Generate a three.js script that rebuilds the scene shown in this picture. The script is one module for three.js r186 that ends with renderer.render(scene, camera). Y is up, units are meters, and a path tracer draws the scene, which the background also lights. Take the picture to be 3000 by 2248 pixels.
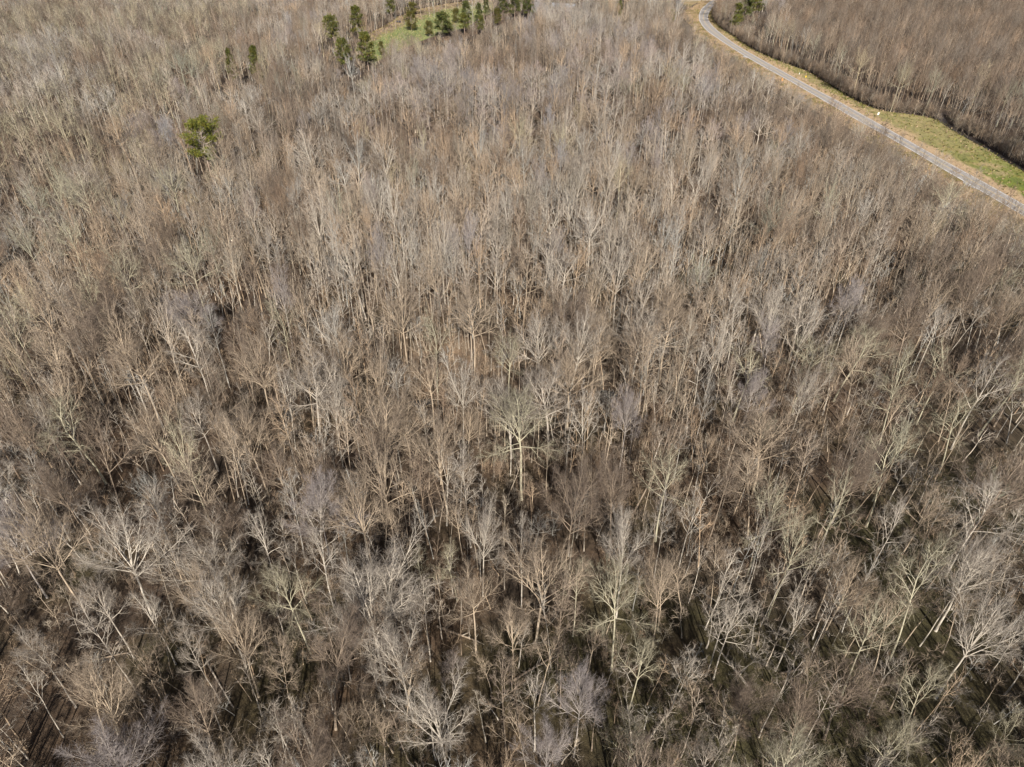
import * as THREE from 'three';
import { Sky } from 'three/addons/objects/Sky.js';

// ---------------------------------------------------------------- camera, sky, sun, exposure
const scene = new THREE.Scene();
const CAM_Y = 92, PITCH = 36, FOCAL = 2000;               // photograph measured in its own 3000 x 2248 pixels
const camera = new THREE.PerspectiveCamera(2 * Math.atan(1124 / FOCAL) * 180 / Math.PI, 1024 / 767, 1, 6000);
camera.position.set(0, CAM_Y, 0);
camera.rotation.set(-PITCH * Math.PI / 180, 0, 0);
scene.add(camera);

const SUN_AZ = -6 * Math.PI / 180, SUN_EL = 33.5 * Math.PI / 180;   // light travels away from the camera and a little to its left
const toSun = new THREE.Vector3(-Math.sin(SUN_AZ) * Math.cos(SUN_EL), Math.sin(SUN_EL), Math.cos(SUN_AZ) * Math.cos(SUN_EL));
const sky = new Sky();
sky.scale.setScalar(5000);
sky.material.uniforms.sunPosition.value.copy(toSun);
sky.material.uniforms.turbidity.value = 1.6;
sky.material.uniforms.rayleigh.value = 0.55;
sky.material.uniforms.mieCoefficient.value = 0.003;
scene.add(sky);
scene.environmentIntensity = 0.1;
const sun = new THREE.DirectionalLight(new THREE.Color(1.0, 0.93, 0.86), 5.0);
sun.position.copy(toSun).multiplyScalar(800);
sun.position.z -= 300;
sun.target.position.set(0, 0, -300);
sun.castShadow = true;
sun.shadow.mapSize.set(4096, 4096);
Object.assign(sun.shadow.camera, { left: -700, right: 700, top: 700, bottom: -700, near: 1, far: 2500 });
scene.add(sun, sun.target);

const renderer = new THREE.WebGLRenderer({ antialias: true });
renderer.toneMapping = THREE.LinearToneMapping;
renderer.toneMappingExposure = 1.95;
renderer.shadowMap.enabled = true;

// ---------------------------------------------------------------- helpers
const TAU = Math.PI * 2;
function rngOf(seed) { let a = seed >>> 0; return () => { a = (a + 0x6d2b79f5) | 0; let t = Math.imul(a ^ (a >>> 15), 1 | a); t = (t + Math.imul(t ^ (t >>> 7), 61 | t)) ^ t; return ((t ^ (t >>> 14)) >>> 0) / 4294967296; }; }
const hash2 = (x, y, s) => { let h = Math.imul(x, 374761393) + Math.imul(y, 668265263) + Math.imul(s, 2147483647 ^ 0x5bd1e995); h = Math.imul(h ^ (h >>> 13), 1274126177); return ((h ^ (h >>> 16)) >>> 0) / 4294967296; };
const smooth = (t) => t * t * (3 - 2 * t);
const lerp = (a, b, t) => a + (b - a) * t;
const clamp = (x, a, b) => Math.min(b, Math.max(a, x));
const step = (a, b, x) => smooth(clamp((x - a) / (b - a), 0, 1));
function vnoise(x, y, s = 1) {
  const ix = Math.floor(x), iy = Math.floor(y), u = smooth(x - ix), v = smooth(y - iy);
  return lerp(lerp(hash2(ix, iy, s), hash2(ix + 1, iy, s), u), lerp(hash2(ix, iy + 1, s), hash2(ix + 1, iy + 1, s), u), v);
}
const fbm = (x, y, s = 1, n = 4) => { let a = 0.5, r = 0, w = 0; for (let i = 0; i < n; i++) { r += a * vnoise(x, y, s + i * 17); w += a; a *= 0.5; x = x * 2.03 + 11.7; y = y * 2.03 + 5.3; } return r / w; };
const mix3 = (a, b, t) => [lerp(a[0], b[0], t), lerp(a[1], b[1], t), lerp(a[2], b[2], t)];

// a photograph pixel gives a direction; the distance comes from the height it is known to stand at
const cp = Math.cos(PITCH * Math.PI / 180), sp = Math.sin(PITCH * Math.PI / 180);
function at(px, py, h = 0) {
  const dx = (px - 1500) / FOCAL, dy = -(py - 1124) / FOCAL;
  const Y = dy * cp - sp, Z = -dy * sp - cp, k = (h - CAM_Y) / Y;
  return { x: dx * k, y: h, z: Z * k, k };                  // k = depth along the lens axis
}
function toPixel(x, y, z) {
  const Y = y - CAM_Y, d = -(Y * sp + z * cp), v = Y * cp - z * sp;
  return { px: 1500 + FOCAL * x / d, py: 1124 - FOCAL * v / d, d };
}
const pts = (list) => list.map(([x, y]) => { const p = at(x, y); return [p.x, p.z]; });
function inPoly(p, x, z) { let c = false; for (let i = 0, j = p.length - 1; i < p.length; j = i++) { const [xi, zi] = p[i], [xj, zj] = p[j]; if ((zi > z) !== (zj > z) && x < (xj - xi) * (z - zi) / (zj - zi) + xi) c = !c; } return c; }
function distLine(l, x, z) { let m = 1e9; for (let i = 0; i + 1 < l.length; i++) { const [ax, az] = l[i], bx = l[i + 1][0] - ax, bz = l[i + 1][1] - az, t = clamp(((x - ax) * bx + (z - az) * bz) / (bx * bx + bz * bz || 1), 0, 1), d = Math.hypot(x - ax - bx * t, z - az - bz * t); if (d < m) m = d; } return m; }
function resample(l, n) {
  const s = [0]; for (let i = 1; i < l.length; i++) s.push(s[i - 1] + Math.hypot(l[i][0] - l[i - 1][0], l[i][1] - l[i - 1][1]));
  const out = []; let i = 0;
  for (let k = 0; k <= n; k++) { const t = s[s.length - 1] * k / n; while (i < l.length - 2 && s[i + 1] < t) i++; const u = (t - s[i]) / (s[i + 1] - s[i] || 1); out.push([lerp(l[i][0], l[i + 1][0], u), lerp(l[i][1], l[i + 1][1], u)]); }
  return out;
}
function spline(l, n) { const c = new THREE.CatmullRomCurve3(l.map(([x, z]) => new THREE.Vector3(x, 0, z)), false, 'centripetal'); return c.getSpacedPoints(n).map((p) => [p.x, p.z]); }

const taken = {};
function numbered(name) { const n = taken[name] = (taken[name] ?? -1) + 1; return n ? name + '_' + String(n).padStart(3, '0') : name; }
function tag(o, label, category, group, kind) { if (label) o.userData.label = label; if (category) o.userData.category = category; if (group) o.userData.group = group; if (kind) o.userData.kind = kind; return o; }
function put(o, name, label, category, group, kind) { o.name = numbered(name); tag(o, label, category, group, kind); scene.add(o); return o; }
function lit(m) { m.castShadow = true; m.receiveShadow = true; return m; }
function part(parent, name, geometry, material) { const m = lit(new THREE.Mesh(geometry, material)); m.name = name; parent.add(m); return m; }

// a growing mesh: positions, normals, colours, indices
class Mould {
  constructor() { this.p = []; this.n = []; this.c = []; this.i = []; }
  tube(path, radii, sides, colour, tip = true, mottle = 0, rnd = null) {       // path: flat xyz
    const n = path.length / 3, base = this.p.length / 3;
    let ux = 0, uy = 0, uz = 0;
    for (let k = 0; k < n; k++) {
      const a = Math.max(0, k - 1) * 3, b = Math.min(n - 1, k + 1) * 3;
      let tx = path[b] - path[a], ty = path[b + 1] - path[a + 1], tz = path[b + 2] - path[a + 2];
      const tl = Math.hypot(tx, ty, tz) || 1; tx /= tl; ty /= tl; tz /= tl;
      if (k === 0) { if (Math.abs(ty) < 0.9) { ux = -tz; uy = 0; uz = tx; } else { ux = 1; uy = 0; uz = 0; } }
      const dt = ux * tx + uy * ty + uz * tz; ux -= dt * tx; uy -= dt * ty; uz -= dt * tz;
      const ul = Math.hypot(ux, uy, uz) || 1; ux /= ul; uy /= ul; uz /= ul;
      const vx = ty * uz - tz * uy, vy = tz * ux - tx * uz, vz = tx * uy - ty * ux;
      const c = Array.isArray(colour[0]) ? mix3(colour[0], colour[1], k / (n - 1)) : colour;
      if (tip && k === n - 1) { this.p.push(path[k * 3], path[k * 3 + 1], path[k * 3 + 2]); this.n.push(tx, ty, tz); this.c.push(...c); break; }
      for (let s = 0; s < sides; s++) {
        const an = s / sides * TAU, co = Math.cos(an), si = Math.sin(an), r = radii[k];
        const nx = ux * co + vx * si, ny = uy * co + vy * si, nz = uz * co + vz * si;
        this.p.push(path[k * 3] + nx * r, path[k * 3 + 1] + ny * r, path[k * 3 + 2] + nz * r); this.n.push(nx, ny, nz);
        if (mottle) { const m = 1 + mottle * (rnd() * 2 - 1); this.c.push(c[0] * m, c[1] * m, c[2] * m * (1 + mottle * 0.15 * (rnd() - 0.5))); } else this.c.push(...c);
      }
    }
    const last = n - 1;
    for (let k = 0; k < last; k++) for (let s = 0; s < sides; s++) {
      const a = base + k * sides + s, b = base + k * sides + (s + 1) % sides;
      if (tip && k === last - 1) this.i.push(a, b, base + last * sides); else this.i.push(a, b, b + sides, a, b + sides, a + sides);
    }
  }
  tri(a, b, c, n, col) { const o = this.p.length / 3; this.p.push(...a, ...b, ...c); this.n.push(...n, ...n, ...n); this.c.push(...col, ...col, ...col); this.i.push(o, o + 1, o + 2); }
  add(m) { const o = this.p.length / 3; for (const k of ['p', 'n', 'c']) { const a = this[k], b = m[k]; for (let i = 0; i < b.length; i++) a.push(b[i]); } for (let i = 0; i < m.i.length; i++) this.i.push(m.i[i] + o); return this; }
  build() {
    const g = new THREE.BufferGeometry();
    g.setAttribute('position', new THREE.Float32BufferAttribute(this.p, 3));
    g.setAttribute('normal', new THREE.Float32BufferAttribute(this.n, 3));
    g.setAttribute('color', new THREE.Float32BufferAttribute(this.c, 3));
    g.setIndex(new THREE.BufferAttribute(new Uint32Array(this.i), 1));
    return g;
  }
}

// ---------------------------------------------------------------- textures of ground matter
function texture(n, fn, srgb = true) {
  const d = new Uint8Array(n * n * 4);
  for (let y = 0; y < n; y++) for (let x = 0; x < n; x++) { const c = fn(x / n, y / n, x, y), o = (y * n + x) * 4; for (let k = 0; k < 3; k++) d[o + k] = clamp(c[k], 0, 1) * 255; d[o + 3] = 255; }
  const t = new THREE.DataTexture(d, n, n); t.wrapS = t.wrapT = THREE.RepeatWrapping; t.magFilter = THREE.LinearFilter; t.minFilter = THREE.LinearFilter;
  if (srgb) t.colorSpace = THREE.SRGBColorSpace; t.needsUpdate = true; return t;
}
const wrapNoise = (u, v, f, s) => { const x = u * f, y = v * f, ix = Math.floor(x), iy = Math.floor(y), a = smooth(x - ix), b = smooth(y - iy), h = (i, j) => hash2(((i % f) + f) % f, ((j % f) + f) % f, s); return lerp(lerp(h(ix, iy), h(ix + 1, iy), a), lerp(h(ix, iy + 1), h(ix + 1, iy + 1), a), b); };
const grainR = rngOf(5);
const litterTex = texture(512, (u, v) => {                 // fallen leaves: single pale and dark leaves on a brown mat
  const a = wrapNoise(u, v, 8, 3) * 0.35 + wrapNoise(u, v, 32, 4) * 0.35 + wrapNoise(u, v, 128, 6) * 0.3, r = grainR();
  let k = 0.60 + 0.42 * a + 0.16 * (r - 0.5); if (r > 0.965) k += 0.2; if (r < 0.05) k -= 0.22;
  return [k * 1.02, k * 0.985, k * 0.94];
});
const turfTex = texture(512, (u, v) => { const a = wrapNoise(u, v, 16, 31) * 0.4 + wrapNoise(u, v, 64, 32) * 0.6, k = 0.66 + 0.34 * a + 0.14 * (grainR() - 0.5); return [k, k, k * 0.97]; });
const asphaltTex = texture(512, (u, v) => { const a = wrapNoise(u, v, 6, 41) * 0.5 + wrapNoise(u, v, 40, 42) * 0.3 + wrapNoise(u, v, 160, 43) * 0.2, k = 0.70 + 0.2 * a + 0.12 * (grainR() - 0.5); return [k, k, k]; });
const reliefTex = texture(512, (u, v) => { const a = wrapNoise(u, v, 12, 51) * 0.4 + wrapNoise(u, v, 60, 52) * 0.35 + wrapNoise(u, v, 200, 53) * 0.25; return [a, a, a]; }, false);
const M = {
  ground: new THREE.MeshStandardMaterial({ map: litterTex, bumpMap: reliefTex, bumpScale: 0.15, vertexColors: true, roughness: 1 }),
  turf: new THREE.MeshStandardMaterial({ map: turfTex, bumpMap: reliefTex, bumpScale: 0.12, vertexColors: true, roughness: 1 }),
  asphalt: new THREE.MeshStandardMaterial({ map: asphaltTex, vertexColors: true, roughness: 0.9 }),
  paint: new THREE.MeshStandardMaterial({ color: new THREE.Color().setRGB(0.72, 0.72, 0.70), roughness: 0.8 }),
  yellow: new THREE.MeshStandardMaterial({ color: new THREE.Color().setRGB(0.52, 0.36, 0.10), roughness: 0.8 }),
  water: new THREE.MeshStandardMaterial({ color: new THREE.Color().setRGB(0.035, 0.033, 0.030), roughness: 0.12 }),
  bark: new THREE.MeshStandardMaterial({ vertexColors: true, roughness: 0.95 }),
  needles: new THREE.MeshPhysicalMaterial({ vertexColors: true, roughness: 0.8, side: THREE.DoubleSide }),
};
for (const k of Object.keys(M)) M[k].name = k;

// ---------------------------------------------------------------- plan of the place, read off the photograph's ground
const roadL = spline(pts([[2300, -38], [2150, -16], [2090, 0], [2070, 13.5], [2056, 27], [2049, 45], [2050, 59], [2058, 74], [2072, 90], [2104, 113], [2140, 137], [2180, 162], [2244, 199], [2312, 236], [2368, 268], [2425, 301], [2508, 349], [2579, 388], [2671, 440], [2753, 489], [2834, 536], [2905, 577], [2997, 630], [3200, 752], [3500, 940]]), 260);
const roadR = spline(pts([[2330, -42], [2178, -18], [2116, 0], [2095, 17], [2080, 33], [2073, 48], [2075, 60], [2086, 75], [2104, 92], [2142, 122], [2187, 150], [2233, 176], [2289, 207], [2345, 238], [2402, 269], [2450, 294], [2509, 327], [2595, 375], [2725, 449], [2807, 494], [2888, 538], [3000, 601], [3200, 714], [3500, 890]]), 260);
const roadMid = roadL.map((p, i) => { let b = null, m = 1e9; for (const q of roadR) { const d = Math.hypot(p[0] - q[0], p[1] - q[1]); if (d < m) { m = d; b = q; } } return [(p[0] + b[0]) / 2, (p[1] + b[1]) / 2]; });
const edgeR = spline(pts([[2340, -45], [2190, -20], [2130, -4], [2108, 10], [2092, 28], [2086, 45], [2092, 62], [2112, 82], [2156, 112], [2212, 148], [2290, 182], [2357, 206], [2395, 226], [2450, 262], [2522, 302], [2590, 325], [2660, 334], [2735, 348], [2780, 376], [2834, 406], [2902, 444], [2943, 471], [3000, 503], [3200, 620], [3500, 790]]), 260);
const ditchLine = spline(pts([[2752, 326], [2760, 345], [2785, 370], [2834, 398], [2902, 438], [2950, 466], [3010, 502], [3210, 616], [3500, 782]]), 120);
const normalOf = (l, i) => { const a = l[Math.max(0, i - 1)], b = l[Math.min(l.length - 1, i + 1)], dx = b[0] - a[0], dz = b[1] - a[1], d = Math.hypot(dx, dz) || 1; return [dz / d, -dx / d]; };
const offset = (l, d) => l.map((p, i) => { const n = normalOf(l, i), w = typeof d === 'function' ? d(i, p) : d; return [p[0] + n[0] * w, p[1] + n[1] * w]; });
const leftSign = (() => { const n = normalOf(roadL, 130); const p = roadL[130], q = roadMid[130]; return Math.sign((p[0] - q[0]) * n[0] + (p[1] - q[1]) * n[1]); })();
const edgeL = offset(roadL, (i, p) => leftSign * (9 + 5 * vnoise(i * 0.11, 3, 7)));
const farEdgeR = offset(edgeR, 2);
const corridor = [...edgeL, ...edgeR.slice().reverse()];
const rightWood = [...edgeR, [900, -60], [900, -1500], [edgeR[0][0], -1500]];
const clearTop = spline(pts([[1062, 112], [1085, 98], [1120, 80], [1150, 62], [1180, 44], [1245, 24], [1320, 10], [1375, 3], [1440, -6]]), 60);
const clearLow = spline(pts([[1092, 186], [1110, 178], [1150, 158], [1190, 138], [1240, 118], [1300, 96], [1350, 84], [1400, 60], [1450, 30]]), 60);
const clearing = [...clearTop, ...clearLow.slice().reverse()];
const fieldPoly = pts([[1985, -14], [1990, 6], [2010, 20], [2030, 32], [2046, 44], [2052, 26], [2068, 12], [2090, -2], [2120, -16]]);
const yard = pts([[1612, 38], [1692, 46], [1692, 22], [1612, 14]]);
// standing water under the trees: pixel, length and breadth in metres
const poolSpots = [[850, 1215, 6, 3.2], [1235, 1180, 6, 3.6], [1185, 1195, 4, 2.4], [1885, 945, 9, 3], [1945, 905, 7, 3], [2090, 1165, 5, 2.6], [1575, 1045, 4, 2.2], [520, 1330, 4, 2.2], [1780, 1155, 5, 2.6]];
const pools = poolSpots.map(([x, y, a, b], k) => ({ ...at(x, y), a, b, k }));
const inPool = (x, z, m = 1) => pools.some((p) => ((x - p.x) / (p.a * 0.5 * m)) ** 2 + ((z - p.z) / (p.b * 0.5 * m)) ** 2 < 1);
const openGround = (x, z) => inPoly(corridor, x, z) || inPoly(clearing, x, z) || inPoly(fieldPoly, x, z) || inPoly(yard, x, z);

// ---------------------------------------------------------------- the ground: one sheet, finer along the ditch
{
  const lines = (a, b, coarse, f0, f1, fine) => { const o = []; let x = a; while (x < b) { o.push(x); x += x >= f0 && x < f1 ? fine : (Math.abs(x) > 900 ? coarse * 12 : coarse); } o.push(b); return o; };
  const dx = ditchLine.map((p) => p[0]), dz = ditchLine.map((p) => p[1]);
  const X = lines(-3000, 3000, 6, Math.min(...dx) - 6, Math.max(...dx) + 6, 1.4), Z = lines(-4000, 400, 6, Math.min(...dz) - 6, Math.max(...dz) + 6, 1.4);
  const pos = [], col = [], uv = [], idx = [];
  const litter = [0.105, 0.072, 0.043], litterDark = [0.056, 0.040, 0.026], rust = [0.130, 0.082, 0.048], moss = [0.062, 0.058, 0.019], straw = [0.30, 0.222, 0.150], soil = [0.055, 0.038, 0.026];
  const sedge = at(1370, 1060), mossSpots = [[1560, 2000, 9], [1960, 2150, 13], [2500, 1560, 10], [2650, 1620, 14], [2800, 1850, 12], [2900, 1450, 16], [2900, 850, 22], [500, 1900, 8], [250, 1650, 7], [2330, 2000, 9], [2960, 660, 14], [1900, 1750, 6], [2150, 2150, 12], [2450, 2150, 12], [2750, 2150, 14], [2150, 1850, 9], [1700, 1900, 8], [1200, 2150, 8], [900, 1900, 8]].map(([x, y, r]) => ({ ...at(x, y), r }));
  for (const z of Z) for (const x of X) {
    let y = 0; const d = z < -120 && x > 90 ? distLine(ditchLine, x, z) : 99;
    if (d < 3.2) y = -1.15 * (1 - step(0.7, 3.1, d));
    else if (!openGround(x, z) && !inPool(x, z, 1.6)) y = -0.02 - 0.22 * fbm(x / 14, z / 14, 9, 2);
    if (inPool(x, z, 1.5)) y = -0.12;
    let c = mix3(litter, litterDark, step(0.35, 0.7, fbm(x / 9, z / 9, 21)));
    c = mix3(c, rust, 0.5 * step(0.52, 0.75, fbm(x / 17 + 40, z / 17, 23)));
    c = mix3(c, moss, 0.55 * step(0.58, 0.74, fbm(x / 12, z / 12 + 80, 27)));
    for (const m of mossSpots) { const q = Math.hypot(x - m.x, z - m.z) / m.r; if (q < 1.4) c = mix3(c, moss, 0.85 * (1 - step(0.5, 1.3, q + 0.9 * (fbm(x / 4, z / 4, 33) - 0.5)))); }
    { const q = Math.hypot((x - sedge.x) / 15, (z - sedge.z) / 17); if (q < 1.6) c = mix3(c, straw, 0.9 * (1 - step(0.4, 1.3, q + 1.2 * (fbm(x / 6, z / 6, 35) - 0.5)))); }  // tan sedge, coloured paler to put the sun hotspot into the ground
    if (d < 4) c = mix3(soil, c, step(2.2, 4, d));
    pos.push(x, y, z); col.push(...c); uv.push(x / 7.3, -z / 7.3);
  }
  const w = X.length;
  for (let j = 0; j + 1 < Z.length; j++) for (let i = 0; i + 1 < w; i++) { const a = j * w + i; idx.push(a, a + w, a + 1, a + 1, a + w, a + w + 1); }
  const g = new THREE.BufferGeometry();
  g.setAttribute('position', new THREE.Float32BufferAttribute(pos, 3)); g.setAttribute('color', new THREE.Float32BufferAttribute(col, 3)); g.setAttribute('uv', new THREE.Float32BufferAttribute(uv, 2));
  g.setIndex(idx); g.computeVertexNormals();
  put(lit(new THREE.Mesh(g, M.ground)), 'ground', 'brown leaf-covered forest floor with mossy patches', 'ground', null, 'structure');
}
function ribbon(A, B, nu, nv, y, colour, uvScale, material) {
  const a = resample(A, nu), b = resample(B, nu), pos = [], col = [], uv = [], idx = [];
  for (let i = 0; i <= nu; i++) for (let j = 0; j <= nv; j++) {
    const t = j / nv, x = lerp(a[i][0], b[i][0], t), z = lerp(a[i][1], b[i][1], t);
    pos.push(x, typeof y === 'function' ? y(t, x, z) : y, z); uv.push(x / uvScale, -z / uvScale); col.push(...colour(t, x, z, i));
  }
  const w = nv + 1;
  for (let i = 0; i < nu; i++) for (let j = 0; j < nv; j++) { const q = i * w + j; idx.push(q, q + 1, q + w, q + 1, q + w + 1, q + w); }
  const g = new THREE.BufferGeometry();
  g.setAttribute('position', new THREE.Float32BufferAttribute(pos, 3)); g.setAttribute('color', new THREE.Float32BufferAttribute(col, 3)); g.setAttribute('uv', new THREE.Float32BufferAttribute(uv, 2));
  g.setIndex(idx); g.computeVertexNormals();
  if (g.attributes.normal.getY(0) < 0) { const ix = g.index.array; for (let k = 0; k < ix.length; k += 3) { const s = ix[k]; ix[k] = ix[k + 1]; ix[k + 1] = s; } g.computeVertexNormals(); }
  return lit(new THREE.Mesh(g, material));
}
const STRAW = [0.58, 0.415, 0.255], STRAWD = [0.43, 0.30, 0.175], GREEN = [0.170, 0.225, 0.016], GREEND = [0.095, 0.140, 0.013], OLIVE = [0.27, 0.25, 0.045], FIELD = [0.33, 0.36, 0.12];
{
  const road = put(ribbon(offset(roadL, leftSign * 0.35), offset(roadR, -leftSign * 0.35), 420, 8, 0.05, (t, x, z) => { const k = 0.9 + 0.2 * fbm(x / 5, z / 5, 61), w = 1 - 0.14 * Math.exp(-(((t - 0.28) / 0.07) ** 2)) - 0.14 * Math.exp(-(((t - 0.72) / 0.07) ** 2)); return [0.47 * k * w, 0.44 * k * w, 0.405 * k * w]; }, 5, M.asphalt), 'road', 'weathered grey two-lane road curving through the woods', 'road', null, 'structure');
  const line = (name, l, d, wd, m) => { const o = offset(l, d - wd / 2), q = offset(l, d + wd / 2), r = ribbon(o, q, 420, 1, 0.056, () => [1, 1, 1], 2, m); r.name = name; road.add(r); };
  line('edge_line', roadL, 0, 0.20, M.paint); line('edge_line', roadR, 0, 0.13, M.paint);
  line('centre_line', roadMid, -0.17, 0.12, M.yellow); line('centre_line', roadMid, 0.17, 0.12, M.yellow);
  put(ribbon(offset(roadR, -leftSign * 0.35), farEdgeR.length ? edgeR : edgeR, 420, 26, 0.018, (t, x, z) => {
    const w = t * 1.0, n = fbm(x / 5, z / 5, 71), n2 = fbm(x / 1.7, z / 1.7, 72), dRoad = distLine(roadR, x, z);
    let c = mix3(STRAW, STRAWD, step(0.4, 0.7, n2));
    const wide = step(-330, -240, z);
    const g = step(4.5, 7.5, dRoad + 5 * (n - 0.5) + 2.5 * (n2 - 0.5)) * (0.55 + 0.45 * wide);
    let q = mix3(mix3(OLIVE, GREEN, step(0.25, 0.5, n + 0.25 * (n2 - 0.5))), GREEND, 0.8 * step(0.5, 0.7, n2));
    c = mix3(c, q, g);
    c = mix3(c, STRAW, 0.6 * step(0.66, 0.74, fbm(x / 11 + 9, z / 7, 74)) * g);
    return c;
  }, 6, M.turf), 'grass_verge', 'green and straw grass verge between road and ditch', 'verge', null, 'structure');
  put(ribbon(edgeL, offset(roadL, leftSign * 0.35), 420, 10, 0.018, (t, x, z) => { const n = fbm(x / 6, z / 6, 81), n2 = fbm(x / 2, z / 2, 82); return mix3(mix3(STRAW, STRAWD, step(0.35, 0.7, n2)), mix3(OLIVE, [0.26, 0.16, 0.09], 0.5), step(0.45, 0.7, n)); }, 6, M.turf), 'dry_verge', 'dry tan grass strip along the wooded side of the road', 'verge', null, 'structure');
  put(ribbon(clearTop, clearLow, 90, 30, 0.02, (t, x, z) => { const n = fbm(x / 7, z / 7, 91), n2 = fbm(x / 2, z / 2, 92); const dry = mix3([0.36, 0.262, 0.170], [0.24, 0.168, 0.105], step(0.4, 0.7, n2)), g = mix3(FIELD, [0.17, 0.215, 0.065], step(0.35, 0.65, n2)); return mix3(dry, g, step(0.20, 0.38, t + 0.3 * (n - 0.5)) * (0.75 + 0.25 * step(0.3, 0.5, n2))); }, 6, M.turf), 'clearing', 'narrow grassy clearing with tan edges in the far woods', 'clearing', null, 'structure');
  const f = ribbon(pts([[1985, -14], [1990, 6], [2010, 20], [2030, 32], [2046, 44]]), pts([[2120, -16], [2090, -2], [2068, 12], [2053, 27], [2049, 45]]), 40, 20, 0.012, (t, x, z) => { const n = fbm(x / 9, z / 9, 95); return mix3([0.40, 0.29, 0.155], [0.28, 0.22, 0.10], step(0.4, 0.65, n)); }, 6, M.turf);
  put(f, 'roadside_field', 'pale dry grass field inside the outer bend of the road', 'field', null, 'structure');
  const dr = pts([[1984, 1], [2010, 3], [2040, 2], [2086, 1]]);
  put(ribbon(offset(dr, -2), offset(dr, 2), 30, 2, 0.03, (t, x, z) => { const k = 0.9 + 0.2 * fbm(x / 3, z / 3, 97); return [0.55 * k, 0.50 * k, 0.43 * k]; }, 4, M.asphalt), 'driveway', 'pale gravel driveway joining the road bend', 'driveway', null, 'structure');
  const dt = pts([[2022, 23], [2032, 16], [2046, 9]]);
  put(ribbon(offset(dt, -1.5), offset(dt, 1.5), 16, 4, 0.028, (t, x, z) => { const k = 0.7 + 0.6 * fbm(x / 2, z / 2, 99); return [0.11 * k, 0.085 * k, 0.065 * k]; }, 4, M.turf), 'field_drain', 'dark drain cut across the pale roadside field', 'drain', null, 'structure');
  for (const [px, py, lg, wd] of [[2188, 167, 9, 2.2], [2846, 545, 9, 2.0]]) {
    const p = at(px, py), i = roadL.reduce((b, q, k) => Math.hypot(q[0] - p.x, q[1] - p.z) < Math.hypot(roadL[b][0] - p.x, roadL[b][1] - p.z) ? k : b, 0), n = normalOf(roadL, i), tx = n[1], tz = -n[0], A = [], B = [];
    for (let k = 0; k <= 14; k++) { const s = (k / 14 - 0.5) * lg, q = leftSign * wd * Math.sin(Math.PI * k / 14) * (0.7 + 0.5 * hash2(k, i, 5)); A.push([roadL[i][0] + tx * s + n[0] * leftSign * 0.3, roadL[i][1] + tz * s + n[1] * leftSign * 0.3]); B.push([A[k][0] + n[0] * q, A[k][1] + n[1] * q]); }
    put(ribbon(A, B, 14, 3, 0.062, (t, x, z) => { const k = 0.85 + 0.3 * fbm(x, z, 101); return [0.56 * k, 0.55 * k, 0.54 * k]; }, 3, M.asphalt), 'gravel_patch', 'pale gravel washed against the edge line of the road', 'gravel', 'pale gravel patches beside the road', 'structure');
  }
  put(ribbon(offset(ditchLine, -1.7), offset(ditchLine, 1.7), 160, 3, -0.62, () => [1, 1, 1], 4, M.water), 'ditch_water', 'narrow water-filled ditch beside the green verge', 'ditch', null, 'structure');
  for (const p of pools) {
    const s = new THREE.Shape(), R = rngOf(900 + p.k); const ph = [R() * 6, R() * 6];
    for (let k = 0; k < 40; k++) { const a = k / 40 * TAU, r = 0.42 + 0.10 * Math.sin(2 * a + ph[0]) + 0.07 * Math.sin(5 * a + ph[1]) + 0.04 * R(); s[k ? 'lineTo' : 'moveTo'](Math.cos(a) * p.a * r, Math.sin(a) * p.b * r); }
    const m = lit(new THREE.Mesh(new THREE.ShapeGeometry(s).rotateX(-Math.PI / 2), M.water)); m.position.set(p.x, 0.012, p.z);
    put(m, 'woodland_pool', 'dark pool of standing water on the forest floor', 'pool', 'pools under the trees', 'structure');
  }
}

// ---------------------------------------------------------------- growing bare trees
function bough(R, p, d, len, n, wander, up) {
  const o = [p[0], p[1], p[2]]; let [x, y, z] = p, [a, b, c] = d; const s = len / n;
  for (let k = 0; k < n; k++) {
    a += (R() - 0.5) * wander; b += (R() - 0.5) * wander + up / n; c += (R() - 0.5) * wander;
    const l = Math.hypot(a, b, c) || 1; a /= l; b /= l; c /= l;
    x += a * s; y += b * s; z += c * s; o.push(x, y, z);
  }
  return o;
}
function alongPath(path, t) { const n = path.length / 3 - 1, f = clamp(t, 0, 0.9999) * n, i = Math.floor(f), u = f - i, q = i * 3; const p = [0, 1, 2].map((k) => lerp(path[q + k], path[q + 3 + k], u)), d = [0, 1, 2].map((k) => path[q + 3 + k] - path[q + k]), l = Math.hypot(...d) || 1; return { p, d: d.map((v) => v / l) }; }
function away(d, angle, az) {                                // a direction at an angle from d, turned by az about it
  let ux, uy, uz; if (Math.abs(d[1]) < 0.95) { ux = -d[2]; uy = 0; uz = d[0]; } else { ux = 1; uy = 0; uz = 0; }
  const l = Math.hypot(ux, uy, uz); ux /= l; uy /= l; uz /= l;
  const dt = ux * d[0] + uy * d[1] + uz * d[2]; ux -= dt * d[0]; uy -= dt * d[1]; uz -= dt * d[2];
  const vx = d[1] * uz - d[2] * uy, vy = d[2] * ux - d[0] * uz, vz = d[0] * uy - d[1] * ux, ca = Math.cos(angle), sa = Math.sin(angle), cz = Math.cos(az), sz = Math.sin(az);
  return [d[0] * ca + (ux * cz + vx * sz) * sa, d[1] * ca + (uy * cz + vy * sz) * sa, d[2] * ca + (uz * cz + vz * sz) * sa];
}
const taper = (r0, r1, n) => Array.from({ length: n + 1 }, (_, k) => lerp(r0, r1, k / n));

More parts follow.
